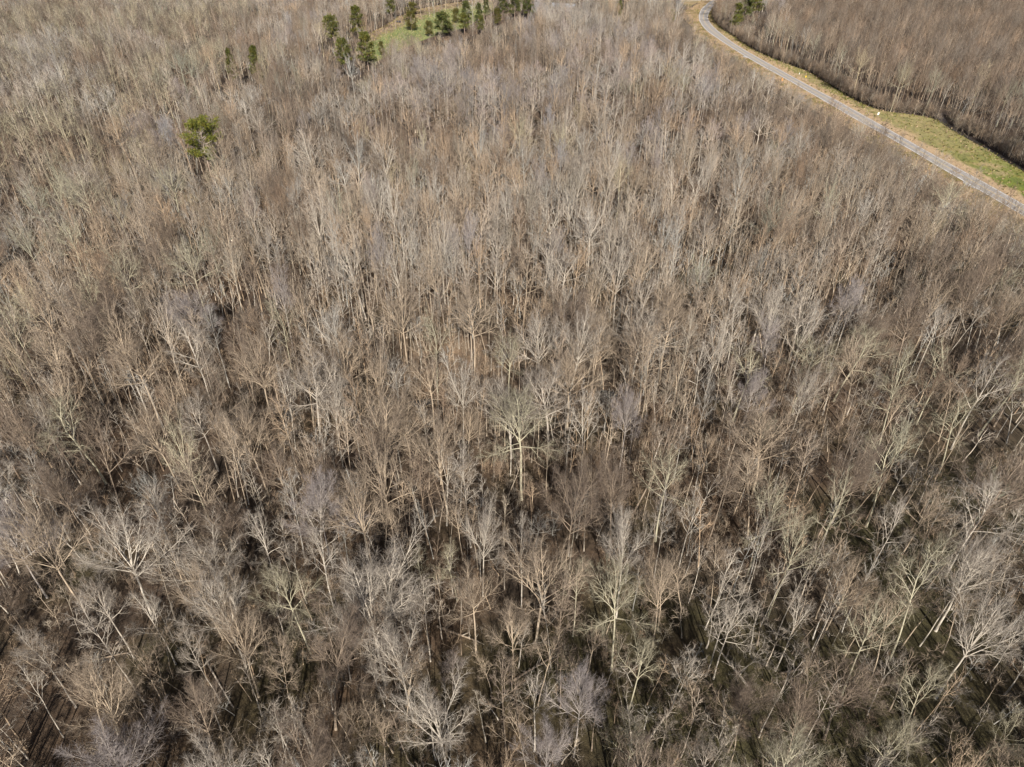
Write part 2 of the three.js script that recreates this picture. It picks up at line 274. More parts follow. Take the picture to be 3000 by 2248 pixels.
// o: shape of the kind; lod 0 near .. 2 far.  Returns { trunk, limbs: [{ wood, twigs }], width, height }
function growTree(o, seed, lod) {
  const R = rngOf(seed), H = o.H, C = o.colours;
  const shade = (c, v = 0.22) => { const k = 1 + v * (R() - 0.5) * 2; return [c[0] * k, c[1] * k, c[2] * k]; };
  const trunk = new Mould(), limbs = [], tw = [0.010, 0.018, 0.028][lod] * (o.twigR ?? 1);
  const nT = lod === 0 ? 12 : lod === 1 ? 6 : 3, sides = [8, 5, 4][lod];
  const tl = H * o.trunk, lean = o.lean ?? 0.05;
  const tp = bough(R, [0, -0.4, 0], [(R() - 0.5) * lean * 2, 1, (R() - 0.5) * lean * 2], tl + 0.4, nT, 0.10, 0.25);
  const tr = Array.from({ length: nT + 1 }, (_, k) => { const t = k / nT; return lerp(o.r, o.r * o.topR, Math.pow(t, 0.8)) * (1 + 0.5 * Math.exp(-t * nT * 0.9)); });
  trunk.tube(tp, tr, sides, C.bark, false, lod === 0 ? 0.3 : 0, R);
  const rAt = (t) => lerp(o.r, o.r * o.topR, Math.pow(t, 0.8));
  const twigsOn = (out, path, r, n, len, t0) => {
    for (let k = 0; k < n; k++) {
      const t = t0 + (1 - t0) * (k + R() * 0.9) / n, q = alongPath(path, t), L = len * (0.6 + 0.8 * R());
      const d = away(q.d, (o.twigAng ?? 0.7) * (0.6 + 0.8 * R()) * (t > 0.93 ? 0.4 : 1), R() * TAU);
      const pp = lod < 2 ? bough(R, q.p, d, L, 2, 0.35, o.twigUp ?? 0.1) : [...q.p, q.p[0] + d[0] * L, q.p[1] + d[1] * L, q.p[2] + d[2] * L];
      out.tube(pp, [tw, tw * 0.7, 0], 3, shade(C.twig));
    }
  };
  const addLimb = (p, d, L, r) => {
    const wood = new Mould(), twigs = new Mould(), n1 = [6, 4, 2][lod];
    const lp = bough(R, p, d, L, n1, o.wander, o.up);
    wood.tube(lp, taper(r, Math.max(tw * 1.6, r * 0.16), n1), [6, 4, 3][lod], C.bark, true, lod === 0 ? 0.22 : 0, R);
    const n2 = Math.max(2, Math.round(o.n2 * [1, 0.8, 0.6][lod] * Math.min(1.2, 0.4 + 0.6 * L / (o.limbLen * H))));
    for (let k = 0; k < n2; k++) {
      const t = o.bare + (1 - o.bare) * (k + 0.5 + (R() - 0.5) * 0.8) / n2, q = alongPath(lp, t);
      const L2 = L * o.len2 * (1.15 - 0.75 * t) * (0.75 + 0.5 * R()), d2 = away(q.d, lerp(o.ang2[0], o.ang2[1], R()) * (t > 0.9 ? 0.5 : 1), k * 2.4 + R() * 1.2);
      const r2 = Math.max(tw * 1.4, Math.min(r * (1 - 0.75 * t) * 0.85, 0.017 * L2 + 0.014)), n2s = [4, 3, 1][lod];
      const bp = bough(R, q.p, d2, L2, n2s, o.wander * 1.1, o.up * 0.8);
      wood.tube(bp, taper(r2, tw, n2s), [4, 3, 3][lod], shade(C.bark, 0.14));
      const n3 = Math.max(2, Math.round(o.n3 * [1, 0.75, 0.62][lod]));
      for (let j = 0; j < n3; j++) {
        const t3 = 0.15 + 0.85 * (j + R() * 0.8) / n3, q3 = alongPath(bp, t3), L3 = L2 * o.len3 * (1.15 - 0.65 * t3) * (0.7 + 0.6 * R());
        const d3 = away(q3.d, lerp(0.4, 0.9, R()) * (t3 > 0.9 ? 0.5 : 1), j * 2.4 + R() * 1.5);
        const n3s = [3, 2, 1][lod], sp3 = bough(R, q3.p, d3, L3, n3s, o.wander * 1.2, o.up * 0.7);
        twigs.tube(sp3, taper(Math.max(tw * 1.6, r2 * 0.5), tw * 0.8, n3s), 3, shade(mix3(C.bark, C.twig, 0.35), 0.2));
        twigsOn(twigs, sp3, tw, Math.max(1, Math.round(o.n4 * [0.9, 0.4, 0.4][lod])), o.twig * [1, 1.15, 1.25][lod], 0.1);
      }
    }
    twigsOn(twigs, lp, tw, Math.round(o.n4 * [2, 1, 0.4][lod]), o.twig, Math.max(0.35, o.bare));
    limbs.push({ wood, twigs });
  };
  const nl = Math.max(3, Math.round(o.nLimb * [1, 0.85, 0.62][lod]));
  for (let k = 0; k < nl; k++) {
    const t = lerp(o.first, 1, (k + 0.3 + 0.4 * R()) / nl), q = alongPath(tp, t), hi = (t - o.first) / (1 - o.first);
    const ang = lerp(o.ang[0], o.ang[1], 1 - hi) * (0.8 + 0.4 * R()), L = H * o.limbLen * lerp(1, o.topLen, hi) * (0.78 + 0.44 * R());
    addLimb(q.p, away(q.d, ang, k * 2.399 + R() * 0.9), L, Math.min(rAt(t) * 0.6, 0.0122 * L + 0.015));
  }
  { const q = alongPath(tp, 1); addLimb(q.p, q.d, H * o.leader, Math.max(rAt(1), 0.03)); }
  let w = 0, h = 0; for (const l of limbs) for (let k = 0; k < l.twigs.p.length; k += 3) { w = Math.max(w, Math.hypot(l.twigs.p[k], l.twigs.p[k + 2])); h = Math.max(h, l.twigs.p[k + 1]); }
  return { trunk, limbs, width: w * 1.75, height: h };
}
const wholeOf = (t) => { const m = new Mould().add(t.trunk); for (const l of t.limbs) m.add(l.wood).add(l.twigs); return m.build(); };

const BARK = { // one bark colour for trunk and limbs of a kind, another for its young twigs
  tan: { bark: [0.355, 0.282, 0.196], twig: [0.196, 0.153, 0.108] },
  grey: { bark: [0.370, 0.324, 0.258], twig: [0.205, 0.174, 0.138] },
  white: { bark: [0.420, 0.374, 0.300], twig: [0.235, 0.202, 0.162] },
  lavender: { bark: [0.320, 0.282, 0.242], twig: [0.225, 0.195, 0.180] },
  lichen: { bark: [0.345, 0.315, 0.216], twig: [0.198, 0.174, 0.116] },
  brown: { bark: [0.235, 0.182, 0.128], twig: [0.126, 0.094, 0.068] },
};
const FORM = {
  spread: { H: 23, trunk: 0.58, r: 0.22, topR: 0.55, first: 0.74, nLimb: 11, ang: [0.35, 1.2], limbLen: 0.30, topLen: 0.95, leader: 0.28, wander: 0.22, up: 0.16, n2: 9, bare: 0.26, ang2: [0.4, 0.85], len2: 0.46, n3: 7, len3: 0.46, n4: 6, twig: 0.75 },
  vase: { H: 24, trunk: 0.50, r: 0.22, topR: 0.6, first: 0.78, nLimb: 11, ang: [0.22, 0.95], limbLen: 0.38, topLen: 1.0, leader: 0.40, wander: 0.14, up: 0.12, n2: 10, bare: 0.22, ang2: [0.32, 0.72], len2: 0.40, n3: 7, len3: 0.46, n4: 6, twig: 0.8 },
  upright: { H: 24, trunk: 0.78, r: 0.155, topR: 0.25, first: 0.56, nLimb: 15, ang: [0.50, 1.0], limbLen: 0.19, topLen: 0.65, leader: 0.17, wander: 0.22, up: 0.25, n2: 7, bare: 0.2, ang2: [0.4, 0.8], len2: 0.5, n3: 5, len3: 0.5, n4: 6, twig: 0.58 },
  gnarled: { H: 21, trunk: 0.60, r: 0.18, topR: 0.5, first: 0.62, nLimb: 8, ang: [0.45, 1.15], limbLen: 0.28, topLen: 0.9, leader: 0.28, wander: 0.46, up: 0.15, n2: 7, bare: 0.28, ang2: [0.5, 1.0], len2: 0.48, n3: 6, len3: 0.5, n4: 6, twig: 0.6 },
  dense: { H: 22, trunk: 0.56, r: 0.20, topR: 0.5, first: 0.7, nLimb: 12, ang: [0.22, 1.15], limbLen: 0.32, topLen: 1.0, leader: 0.33, wander: 0.16, up: 0.14, n2: 11, bare: 0.2, ang2: [0.35, 0.75], len2: 0.45, n3: 8, len3: 0.48, n4: 7, twig: 0.8, twigR: 0.9 },
  pole: { H: 17, trunk: 0.84, r: 0.085, topR: 0.28, first: 0.6, nLimb: 9, ang: [0.45, 0.9], limbLen: 0.14, topLen: 0.65, leader: 0.14, wander: 0.24, up: 0.3, n2: 3, bare: 0.2, ang2: [0.4, 0.8], len2: 0.5, n3: 3, len3: 0.5, n4: 5, twig: 0.5, lean: 0.09 },
  polefork: { H: 15, trunk: 0.64, r: 0.085, topR: 0.6, first: 0.76, nLimb: 5, ang: [0.2, 0.65], limbLen: 0.32, topLen: 0.95, leader: 0.32, wander: 0.24, up: 0.2, n2: 6, bare: 0.3, ang2: [0.4, 0.8], len2: 0.36, n3: 3, len3: 0.5, n4: 5, twig: 0.5, lean: 0.1 },
  sapling: { H: 7, trunk: 0.6, r: 0.035, topR: 0.5, first: 0.25, nLimb: 7, ang: [0.35, 0.8], limbLen: 0.34, topLen: 0.8, leader: 0.35, wander: 0.35, up: 0.4, n2: 4, bare: 0.2, ang2: [0.4, 0.8], len2: 0.5, n3: 3, len3: 0.5, n4: 4, twig: 0.4, lean: 0.12, twigR: 0.8 },
};
const kinds = [ // form, bark, words for the label
  ['spread', 'tan', 'bare tree, tan limbs spreading in a round crown'],
  ['spread', 'grey', 'bare tree, grey limbs spreading in a round crown'],
  ['spread', 'lichen', 'bare tree, lichen-yellow limbs spreading in a round crown'],
  ['vase', 'tan', 'bare tree, tan limbs fanning steeply upward'],
  ['vase', 'white', 'bare tree, pale limbs fanning steeply upward'],
  ['vase', 'brown', 'bare tree, brown limbs fanning steeply upward'],
  ['upright', 'grey', 'straight bare tree, grey trunk and narrow crown'],
  ['upright', 'tan', 'straight bare tree, tan trunk and narrow crown'],
  ['upright', 'brown', 'straight bare tree, brown trunk and narrow crown'],
  ['gnarled', 'white', 'crooked bare tree with pale zigzag limbs'],
  ['gnarled', 'lichen', 'crooked bare tree with lichen-yellow zigzag limbs'],
  ['dense', 'lavender', 'bare tree, dense dome of lavender-grey twigs'],
  ['dense', 'brown', 'bare tree, dense dome of brown twigs'],
];
const poleKinds = [
  ['pole', 'tan', 'slender tan young tree, small tuft on top'],
  ['pole', 'grey', 'slender grey young tree, small tuft on top'],
  ['pole', 'brown', 'slender brown young tree, small tuft on top'],
  ['polefork', 'tan', 'slender tan young tree forking upright'],
  ['polefork', 'white', 'slender pale young tree forking upright'],
];
let triangles = 0;
const built = (m) => { const g = m.build(); triangles += g.index.count / 3; return g; };
const merged = (list) => { const m = new Mould(); for (const q of list) m.add(q); return m; };
const LIMBED = { spread: 1, vase: 1, gnarled: 1, dense: 1 };
const shapeOf = ([f, b]) => ({ ...FORM[f], colours: BARK[b] });
const build = (list, base) => list.map((kd, i) => {
  const k = { form: kd[0], bark: kd[1], words: kd[2], shape: shapeOf(kd), seed: base + i * 31 };
  const t = growTree(k.shape, k.seed, 0); k.width = t.width; k.height = t.height;
  k.near = { trunk: built(t.trunk), limbs: LIMBED[k.form] ? t.limbs.map((q) => [built(q.wood), built(q.twigs)]) : [[built(merged(t.limbs.map((q) => q.wood))), built(merged(t.limbs.map((q) => q.twigs)))]] };
  const m = growTree(k.shape, k.seed + 7, 1);
  k.mid = { trunk: built(m.trunk), crown: built(merged(m.limbs.flatMap((q) => [q.wood, q.twigs]))) };
  k.whole = built(merged([m.trunk, ...m.limbs.flatMap((q) => [q.wood, q.twigs])]));
  return k;
});
const T = build(kinds, 1000), P = build(poleKinds, 3000);
const S = [['sapling', 'brown'], ['sapling', 'brown'], ['sapling', 'tan']].map((kd, i) => { const t = growTree(shapeOf(kd), 5000 + i * 13, 1); return built(merged([t.trunk, ...t.limbs.flatMap((q) => [q.wood, q.twigs])])); });

function treeThing(k, mid) {
  const o = new THREE.Group(), g = mid ? k.mid : k.near;
  part(o, 'trunk', g.trunk, M.bark);
  if (mid) part(o, 'crown', g.crown, M.bark);
  else g.limbs.forEach(([wood, twigs]) => part(part(o, g.limbs.length > 1 ? 'limb' : 'crown', wood, M.bark), 'twigs', twigs, M.bark).userData.kind = 'stuff');
  return o;
}

// ---------------------------------------------------------------- where the trees stand
// crowns picked out in the photograph: pixel of the crown's middle, its breadth in pixels, kind, height in metres, own label
const KIND = { st: 0, sg: 1, sl: 2, vt: 3, vw: 4, vb: 5, ug: 6, ut: 7, ub: 8, gw: 9, gl: 10, dl: 11, db: 12 };
const heroes = [
  [1295, 2080, 350, 'vw', 25, 'large pale bare tree whose thick limbs fan out from a low fork'], [1703, 2020, 215, 'dl', 23, 'bare tree with a dense lavender-grey dome on two close grey trunks'], [1606, 2195, 240, 'dl', 18, 'low bare tree with a hazy lavender-grey dome below the taller lavender crown'],
  [1825, 1755, 225, 'sl', 24, 'bare tree with a wide lichen-whitened crown on one long pale trunk'], [1385, 1740, 190, 'st', 20], [1407, 1545, 175, 'vw', 23], [1530, 1600, 130, 'gw', 21], [1055, 1470, 205, 'vt', 25, 'tall tan bare tree with many straight limbs fanning above a dark gap'], [1145, 1590, 115, 'ut', 20], [1693, 1700, 115, 'gl', 19], [1953, 1700, 180, 'vt', 22], [1240, 1645, 75, 'gl', 14], [1330, 1640, 75, 'gl', 14], [1500, 1850, 150, 'st', 20], [1240, 1765, 125, 'ug', 20], [1870, 1930, 175, 'gl', 19], [1060, 2080, 125, 'ut', 19], [1850, 2180, 150, 'gl', 17],
  [2481, 1705, 150, 'vt', 19], [2145, 1815, 165, 'gw', 20, 'crooked white-limbed bare tree beside a dark shaded hollow'], [2885, 1835, 280, 'vw', 24, 'large pale-green bare tree fanning wide over mossy ground'], [2335, 1810, 135, 'gw', 18], [2745, 1690, 220, 'gl', 27, 'sparse bare tree on a long pale slanting trunk above mossy ground'], [2730, 2040, 185, 'gl', 20], [2370, 2100, 215, 'db', 18], [2620, 1530, 150, 'gw', 20], [2600, 2180, 175, 'sl', 17], [2025, 1500, 110, 'gw', 19], [2120, 1650, 115, 'ut', 18], [2075, 2205, 150, 'sg', 17], [2890, 1620, 140, 'sg', 19], [2950, 2120, 150, 'gl', 17],
  [110, 1555, 270, 'vt', 26, 'large tan bare tree fanning out over a steep bare trunk'], [300, 1765, 145, 'sg', 19], [265, 2040, 265, 'vt', 23, 'wide tan bare tree whose limbs rise from one leaning trunk'], [580, 1700, 155, 'vt', 20], [855, 1730, 195, 'sl', 21, 'bare tree with a flat pale crown of white-lichened limbs'], [935, 1610, 120, 'gw', 20], [805, 1970, 165, 'ut', 20], [570, 1895, 130, 'ug', 19], [560, 2080, 170, 'vb', 20], [440, 1800, 90, 'gw', 17], [760, 1560, 135, 'gw', 21], [680, 1850, 180, 'vt', 22], [985, 1830, 130, 'ug', 19], [100, 1900, 150, 'ug', 20],
  [1175, 880, 195, 'vt', 27, 'tall tan bare tree with arching limbs above a thick straight trunk'], [1382, 915, 165, 'st', 26, 'broad bare tree on a bright straight trunk over tan sedge'], [1530, 1250, 250, 'sl', 25, 'broad domed bare tree with stout lichen-grey limbs low in the crown'], [1837, 1200, 130, 'dl', 21], [1268, 985, 125, 'gl', 23], [1490, 1035, 125, 'sl', 20], [1370, 790, 115, 'sg', 22], [1805, 750, 90, 'sg', 21], [1125, 690, 80, 'ug', 25], [1746, 985, 155, 'vt', 23], [1655, 910, 95, 'ug', 22], [1455, 790, 115, 'sg', 22], [1963, 800, 105, 'gw', 22], [1735, 880, 90, 'ut', 22], [1170, 1145, 95, 'gw', 20], [1365, 1235, 105, 'vt', 15], [1720, 1200, 95, 'ut', 20],
  [2208, 1140, 135, 'dl', 19], [2362, 1135, 155, 'vw', 22, 'pale domed bare tree on a clean slanting trunk'], [2160, 940, 115, 'gw', 21], [2165, 1020, 105, 'gw', 19], [2590, 725, 100, 'ug', 23], [2560, 960, 185, 'db', 22], [2750, 940, 115, 'sg', 21], [2890, 1110, 165, 'gw', 25, 'tall bare tree with a white trunk forked into two long arms'], [2660, 1110, 175, 'gl', 26], [2080, 690, 115, 'ug', 23], [2416, 770, 95, 'ug', 22], [2830, 1230, 175, 'gl', 19], [2060, 1060, 125, 'gw', 20],
  [560, 1005, 155, 'gw', 23], [400, 1065, 185, 'st', 22], [820, 850, 90, 'dl', 23], [880, 880, 115, 'vt', 23], [741, 645, 95, 'gw', 23], [950, 810, 95, 'ug', 23], [740, 800, 115, 'db', 21], [750, 1050, 195, 'vt', 24], [580, 1205, 145, 'sg', 21], [450, 1235, 205, 'vt', 24], [740, 930, 105, 'db', 19],
  [756, 352, 95, 'sg', 24], [685, 345, 70, 'sg', 22], [976, 430, 95, 'sg', 23], [250, 515, 155, 'sg', 23], [468, 420, 85, 'dl', 22], [1261, 530, 100, 'vw', 23, 'white-limbed bare tree rising above grey neighbours'], [990, 250, 75, 'gw', 24], [1383, 468, 90, 'vt', 22], [766, 475, 95, 'vt', 22], [1778, 270, 115, 'sg', 23], [1798, 345, 125, 'sg', 20], [1615, 352, 80, 'dl', 24], [1690, 515, 80, 'vw', 24], [1588, 515, 95, 'dl', 23], [1846, 500, 85, 'vt', 22], [1900, 434, 75, 'ug', 22], [2185, 434, 135, 'vt', 21], [1913, 563, 95, 'ug', 21], [2456, 475, 95, 'ug', 20], [2008, 224, 75, 'gw', 22], [2775, 262, 44, 'gw', 18, 'white-trunked bare tree standing by the head of the ditch'],
];
// evergreens: crown middle in the photograph, breadth in pixels, kind, height in metres, label
const evergreens = [
  [596, 424, 88, 'hero', 23, 'large bright-green evergreen with a ragged layered crown, alone among bare trees', 2.1],
  [977, 87, 46, 'ragged', 21, 'ragged green pine at the tip of the clearing, farther from its tan edge'], [1043, 52, 46, 'cone', 22, 'tall green pine leaning beside the tan edge of the clearing'],
  [1072, 134, 58, 'cone', 21, 'broad cone-shaped green pine at the near end of the clearing'], [1012, 160, 44, 'ragged', 21, 'sparse dark pine beside the broad cone-shaped one'], [1117, 142, 18, 'round', 8, 'small round evergreen beside the end of the green grass'],
  [1208, 24, 34, 'round', 9, 'round olive-green cedar on the tan edge of the clearing'], [1143, 6, 30, 'cone', 20, 'green pine behind the tan edge among bare trees'], [1204, 60, 38, 'round', 13, 'rounded green tree behind bare trees beside the green grass'],
  [1296, 62, 54, 'conedark', 17, 'largest dark pine of the row along the clearing'], [1257, 84, 27, 'round', 10, 'short evergreen at the low end of the dark pine row'], [1312, 82, 34, 'round', 9, 'low spreading evergreen below the largest dark pine'],
  [1365, 28, 36, 'conedark', 17, 'dark pine beside the thin end of the clearing'], [1402, 30, 24, 'conedark', 15, 'narrow dark pine in the row along the clearing'], [1425, 12, 24, 'conedark', 18, 'dark pine rising above bare pale stems'], [1335, 46, 28, 'round', 10, 'short green tree between two dark pines'], [1455, 48, 26, 'round', 12, 'yellow-green evergreen at the end of the pine row'], [1360, 60, 34, 'cone', 14, 'green pine screened by thin bare stems'], [1410, 66, 26, 'cone', 13, 'young green pine below the narrow dark pine'],
  [1470, 8, 36, 'conedark', 20, 'dark pine in the clump beyond the pine row'], [1508, 6, 38, 'conedark', 20, 'dark pine in the middle of the far clump'], [1548, 5, 38, 'conedark', 20, 'dark pine at the end of the far clump, toward the shed'],
  [1818, 22, 16, 'narrow', 16, 'narrow green evergreen standing alone in the far woods'], [1972, 44, 16, 'narrow', 12, 'small narrow evergreen near the roadside field'], [675, 183, 28, 'cone', 20, 'faint olive evergreen half hidden by bare twigs'], [746, 175, 36, 'cone', 20, 'rounded olive-green evergreen crown among bare trees'],
  [2190, 10, 48, 'conedark', 19, 'dark pine at the back of the roadside pine group'], [2215, 4, 44, 'cone', 19, 'pine behind the roadside pine group'], [2162, 36, 38, 'cone', 18, 'green pine in the middle of the roadside pine group'], [2156, 60, 30, 'cone', 12, 'front pine of the group at the road bend'],
];
const place = rngOf(77), stand = [];                        // every canopy tree: x, z, kind, scale, height scale, turn
const grid = new Map(), cell = 10, key = (x, z) => Math.floor(x / cell) * 100003 + Math.floor(z / cell);
function near(x, z, r, list = grid) { for (let i = -1; i <= 1; i++) for (let j = -1; j <= 1; j++) for (const q of list.get(key(x + i * cell, z + j * cell)) ?? []) if ((q.x - x) ** 2 + (q.z - z) ** 2 < (r * (q.room ?? 1)) ** 2) return true; return false; }
function note(q, list = grid) { const k = key(q.x, q.z); if (!list.has(k)) list.set(k, []); list.get(k).push(q); }
for (const [px, py, w, kd, H, label] of heroes) {
  const k = T[KIND[kd]], p = at(px, py, H * 0.70), W = w / FOCAL * p.k * 1.14, s = clamp(W / k.width, 0.6, 1.9);
  const q = { x: p.x, z: p.z, k, s, sy: Math.max(H / k.height, s * 0.72), turn: place() * TAU, label, hero: true, room: clamp(W / 10.5, 0.8, 1.7) };
  stand.push(q); note(q);
}
const crownBoxes = [];                                      // no tall bare tree stands just before an evergreen
for (const [px, py, w, kd, H] of evergreens) { const p = at(px, py, H * (kd === 'round' ? 0.55 : 0.66)), tall = FOCAL * H * 0.3 / p.k; note({ x: p.x, z: p.z, room: clamp(w / FOCAL * p.k / 9, 0.7, 1.5), ever: 1 }); crownBoxes.push([px - w * 0.55, px + w * 0.55, py + tall * (kd === 'round' ? 0.8 : 0.9), p.z, 200]); }
for (const [px, py, w, kd, H] of heroes) if (w >= 90 && py > 600) crownBoxes.push([px - w * 0.42, px + w * 0.42, py + w * 0.30, at(px, py, H * 0.7).z, w * 1.7]);
const seen = (x, z, h) => { const a = toPixel(x, 0, z), b = toPixel(x, h, z); if (a.d < 5 && b.d < 5) return false; const hit = (p) => p.d > 5 && p.px > -140 && p.px < 3140 && p.py > -120 && p.py < 2420; return hit(a) || hit(b); };
const lightsIn = (x, z) => x > -75 && x < 85 && z > -62 && z < 14;          // stands behind the view's lower edge and shades what is seen
const FAR = 1000, NEARBY = 250, TILE = 22;
// the wood is young and low where it comes up to the road and to the clearing: how tall it may be there
const lowRoad = [[2040, 100], [2058, 92], [2072, 92], [2104, 115], [2140, 139], [2180, 164], [2244, 201], [2312, 238], [2368, 270], [2425, 303], [2508, 351], [2579, 390], [2671, 442], [2753, 491], [2834, 538], [2905, 579], [2997, 632], [3200, 754]];
const lowClear = [[1080, 146], [1105, 148], [1125, 118], [1150, 92], [1180, 80], [1215, 66], [1260, 58], [1300, 42], [1345, 32], [1375, 12]];
const fieldLow = [[1985, 30], [2000, 26], [2020, 36], [2040, 60], [2049, 88]];
function readAt(l, px) { for (let i = 0; i + 1 < l.length; i++) if (px >= l[i][0] && px <= l[i + 1][0]) return lerp(l[i][1], l[i + 1][1], (px - l[i][0]) / (l[i + 1][0] - l[i][0])); return null; }
function tallest(x, z, h) {
  const base = toPixel(x, 0, z); let lim = null;
  for (const l of [lowRoad, lowClear, fieldLow]) { const v = readAt(l, base.px); if (v !== null && base.py > v - 1 && base.py < v + 160) lim = lim === null ? v : Math.max(lim, v); }
  for (const [a, b, v, zz, win] of crownBoxes) if (base.px > a && base.px < b && z > zz + 0.5 && base.py > v && base.py < v + win) lim = lim === null ? v : Math.max(lim, v);
  if (lim === null) return h;
  let lo = 0, hi = h; for (let k = 0; k < 12; k++) { const m = (lo + hi) / 2; if (toPixel(x, m, z).py < lim - 1) hi = m; else lo = m; }
  return Math.min(h, lo * (0.35 + 0.5 * place()));
}
function pickKind(x, z, R = place) {                         // kinds vary by patch; paler centre and browner edges paint in hotspot and vignette
  const n = fbm(x / 60, z / 60, 201, 2), m = fbm(x / 35 + 70, z / 35, 203, 2), r = R(), vignetteLeft = x < -0.30 * -z - 20;
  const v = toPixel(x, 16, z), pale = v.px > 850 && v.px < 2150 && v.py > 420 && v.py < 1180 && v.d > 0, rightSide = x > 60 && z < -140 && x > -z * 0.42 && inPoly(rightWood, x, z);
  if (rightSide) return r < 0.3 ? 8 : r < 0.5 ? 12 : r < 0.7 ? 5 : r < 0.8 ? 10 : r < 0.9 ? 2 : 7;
  if (pale && R() < 0.6) return [1, 4, 6, 3, 0, 1, 4, 7][Math.floor(r * 8)];  // mid-view gets paler bark, the sun hotspot put into its colour
  if (v.px > 2000 && v.py > 1150 && R() < 0.5) return [10, 2, 5, 8, 9, 10][Math.floor(r * 6)];
  if (m > 0.64) return r < 0.15 ? 11 : r < 0.5 ? 6 : r < 0.7 ? 4 : r < 0.85 ? 1 : 12;
  if (n > 0.56) return r < 0.3 ? 5 : r < 0.5 ? 8 : r < 0.65 ? 12 : r < 0.85 ? 3 : 10;
  if (vignetteLeft) return r < 0.25 ? 7 : r < 0.45 ? 3 : r < 0.58 ? 8 : r < 0.70 ? 12 : r < 0.82 ? 2 : r < 0.92 ? 0 : 6;  // browner kinds leftward, vignette darkening put into bark colour
  return [0, 0, 1, 2, 3, 3, 3, 5, 6, 7, 7, 7, 8, 9, 8, 12][Math.floor(r * 16)];
}
// far off the wood is set out in square stands; a stand that touches open ground, or lies near, is planted tree by tree
const stands = [], farGrid = new Set(), rowOf = (v) => Math.floor(v / TILE);
for (let i = -48; i <= 48; i++) for (let j = -47; j <= -6; j++) {
  const cx = (i + 0.5) * TILE, cz = (j + 0.5) * TILE; if (Math.hypot(cx, cz) < NEARBY + TILE || Math.hypot(cx, cz) > FAR * 1.25) continue;
  if (!(seen(cx, cz, 22) || seen(cx - TILE / 2, cz, 20) || seen(cx + TILE / 2, cz, 20))) continue;
  let free = true; for (let a = -0.8; a <= 0.81 && free; a += 0.4) for (let b = -0.8; b <= 0.81; b += 0.4) { const x = cx + a * TILE, z = cz + b * TILE; if (openGround(x, z) || (x > 90 && z > -450 && distLine(ditchLine, x, z) < 4)) { free = false; break; } }
  if (free) for (const [a, b] of [[-0.5, 0.5], [0.5, 0.5], [0, 0], [-0.5, -0.5], [0.5, -0.5]]) { const t0 = toPixel(cx + a * TILE, 0, cz + b * TILE), v = [lowRoad, lowClear, fieldLow].some((l) => { const q = readAt(l, t0.px); return q !== null && t0.py > q - 1 && toPixel(cx + a * TILE, 24, cz + b * TILE).py < q; }); if (v || crownBoxes.some(([l, r, q, zz]) => t0.px > l - 8 && t0.px < r + 8 && cz > zz - TILE && toPixel(cx, 24, cz).py < q && t0.py > q - 30)) free = false; }
  if (stand.some((q) => Math.abs(q.x - cx) < TILE / 2 + 1 && Math.abs(q.z - cz) < TILE / 2 + 1)) free = false;
  if (!free) continue;
  farGrid.add(i + ',' + j); stands.push({ cx, cz, i, j });
}
const inStand = (x, z) => farGrid.has(rowOf(x) + ',' + rowOf(z));
function randomSpot(far) { const z = 14 - Math.sqrt(place()) * (far + 14), hw = 62 + Math.abs(z - 14) * 0.80; return [(place() * 2 - 1) * hw, z]; }
const clearTrees = (x, z) => inPoly(clearing, x, z) && !inPoly(corridor, x, z) && (place() < 0.12 || (distLine(clearTop, x, z) < 5 && place() < 0.4));
const barred = (x, z, h, m) => !(seen(x, z, h) || lightsIn(x, z)) || inStand(x, z) || (openGround(x, z) && !clearTrees(x, z)) || (x > 90 && distLine(ditchLine, x, z) < 2.4) || inPool(x, z, m);
for (let pass = 0; pass < 2; pass++) for (let n = 0; n < (pass ? 46000 : 16000); n++) {
  const [x, z] = randomSpot(pass ? FAR : 300), h0 = 16 + 10 * Math.sqrt(place()), gap = 3.5 + 5.2 * fbm(x / 20, z / 20, 211, 2) + 1.2 * place();
  if (near(x, z, gap * 0.9) || barred(x, z, h0, 1.3)) continue;
  const h = tallest(x, z, h0); if (h < 7) continue;
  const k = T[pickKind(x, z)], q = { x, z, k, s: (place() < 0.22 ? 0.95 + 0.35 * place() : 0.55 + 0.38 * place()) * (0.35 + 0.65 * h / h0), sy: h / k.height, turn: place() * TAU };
  stand.push(q); note(q);
}
const poles = [], pgrid = new Map();
for (let pass = 0; pass < 2; pass++) for (let n = 0; n < (pass ? 24000 : 23000); n++) {
  const [x, z] = randomSpot(pass ? FAR : 300), h0 = 8 + 11 * place(), thick = fbm(x / 22, z / 22, 221, 2);
  if (place() < 0.5 - 1.5 * (thick - 0.35) || near(x, z, 1.1) || near(x, z, 2.0, pgrid) || barred(x, z, h0, 1)) continue;
  const h = tallest(x, z, h0); if (h < 3) continue;
  const k = P[Math.floor(place() * P.length)], q = { x, z, k, s: (0.8 + 0.6 * place()) * (0.4 + 0.6 * h / h0), sy: h / k.height, turn: place() * TAU };
  poles.push(q); note(q, pgrid);
}
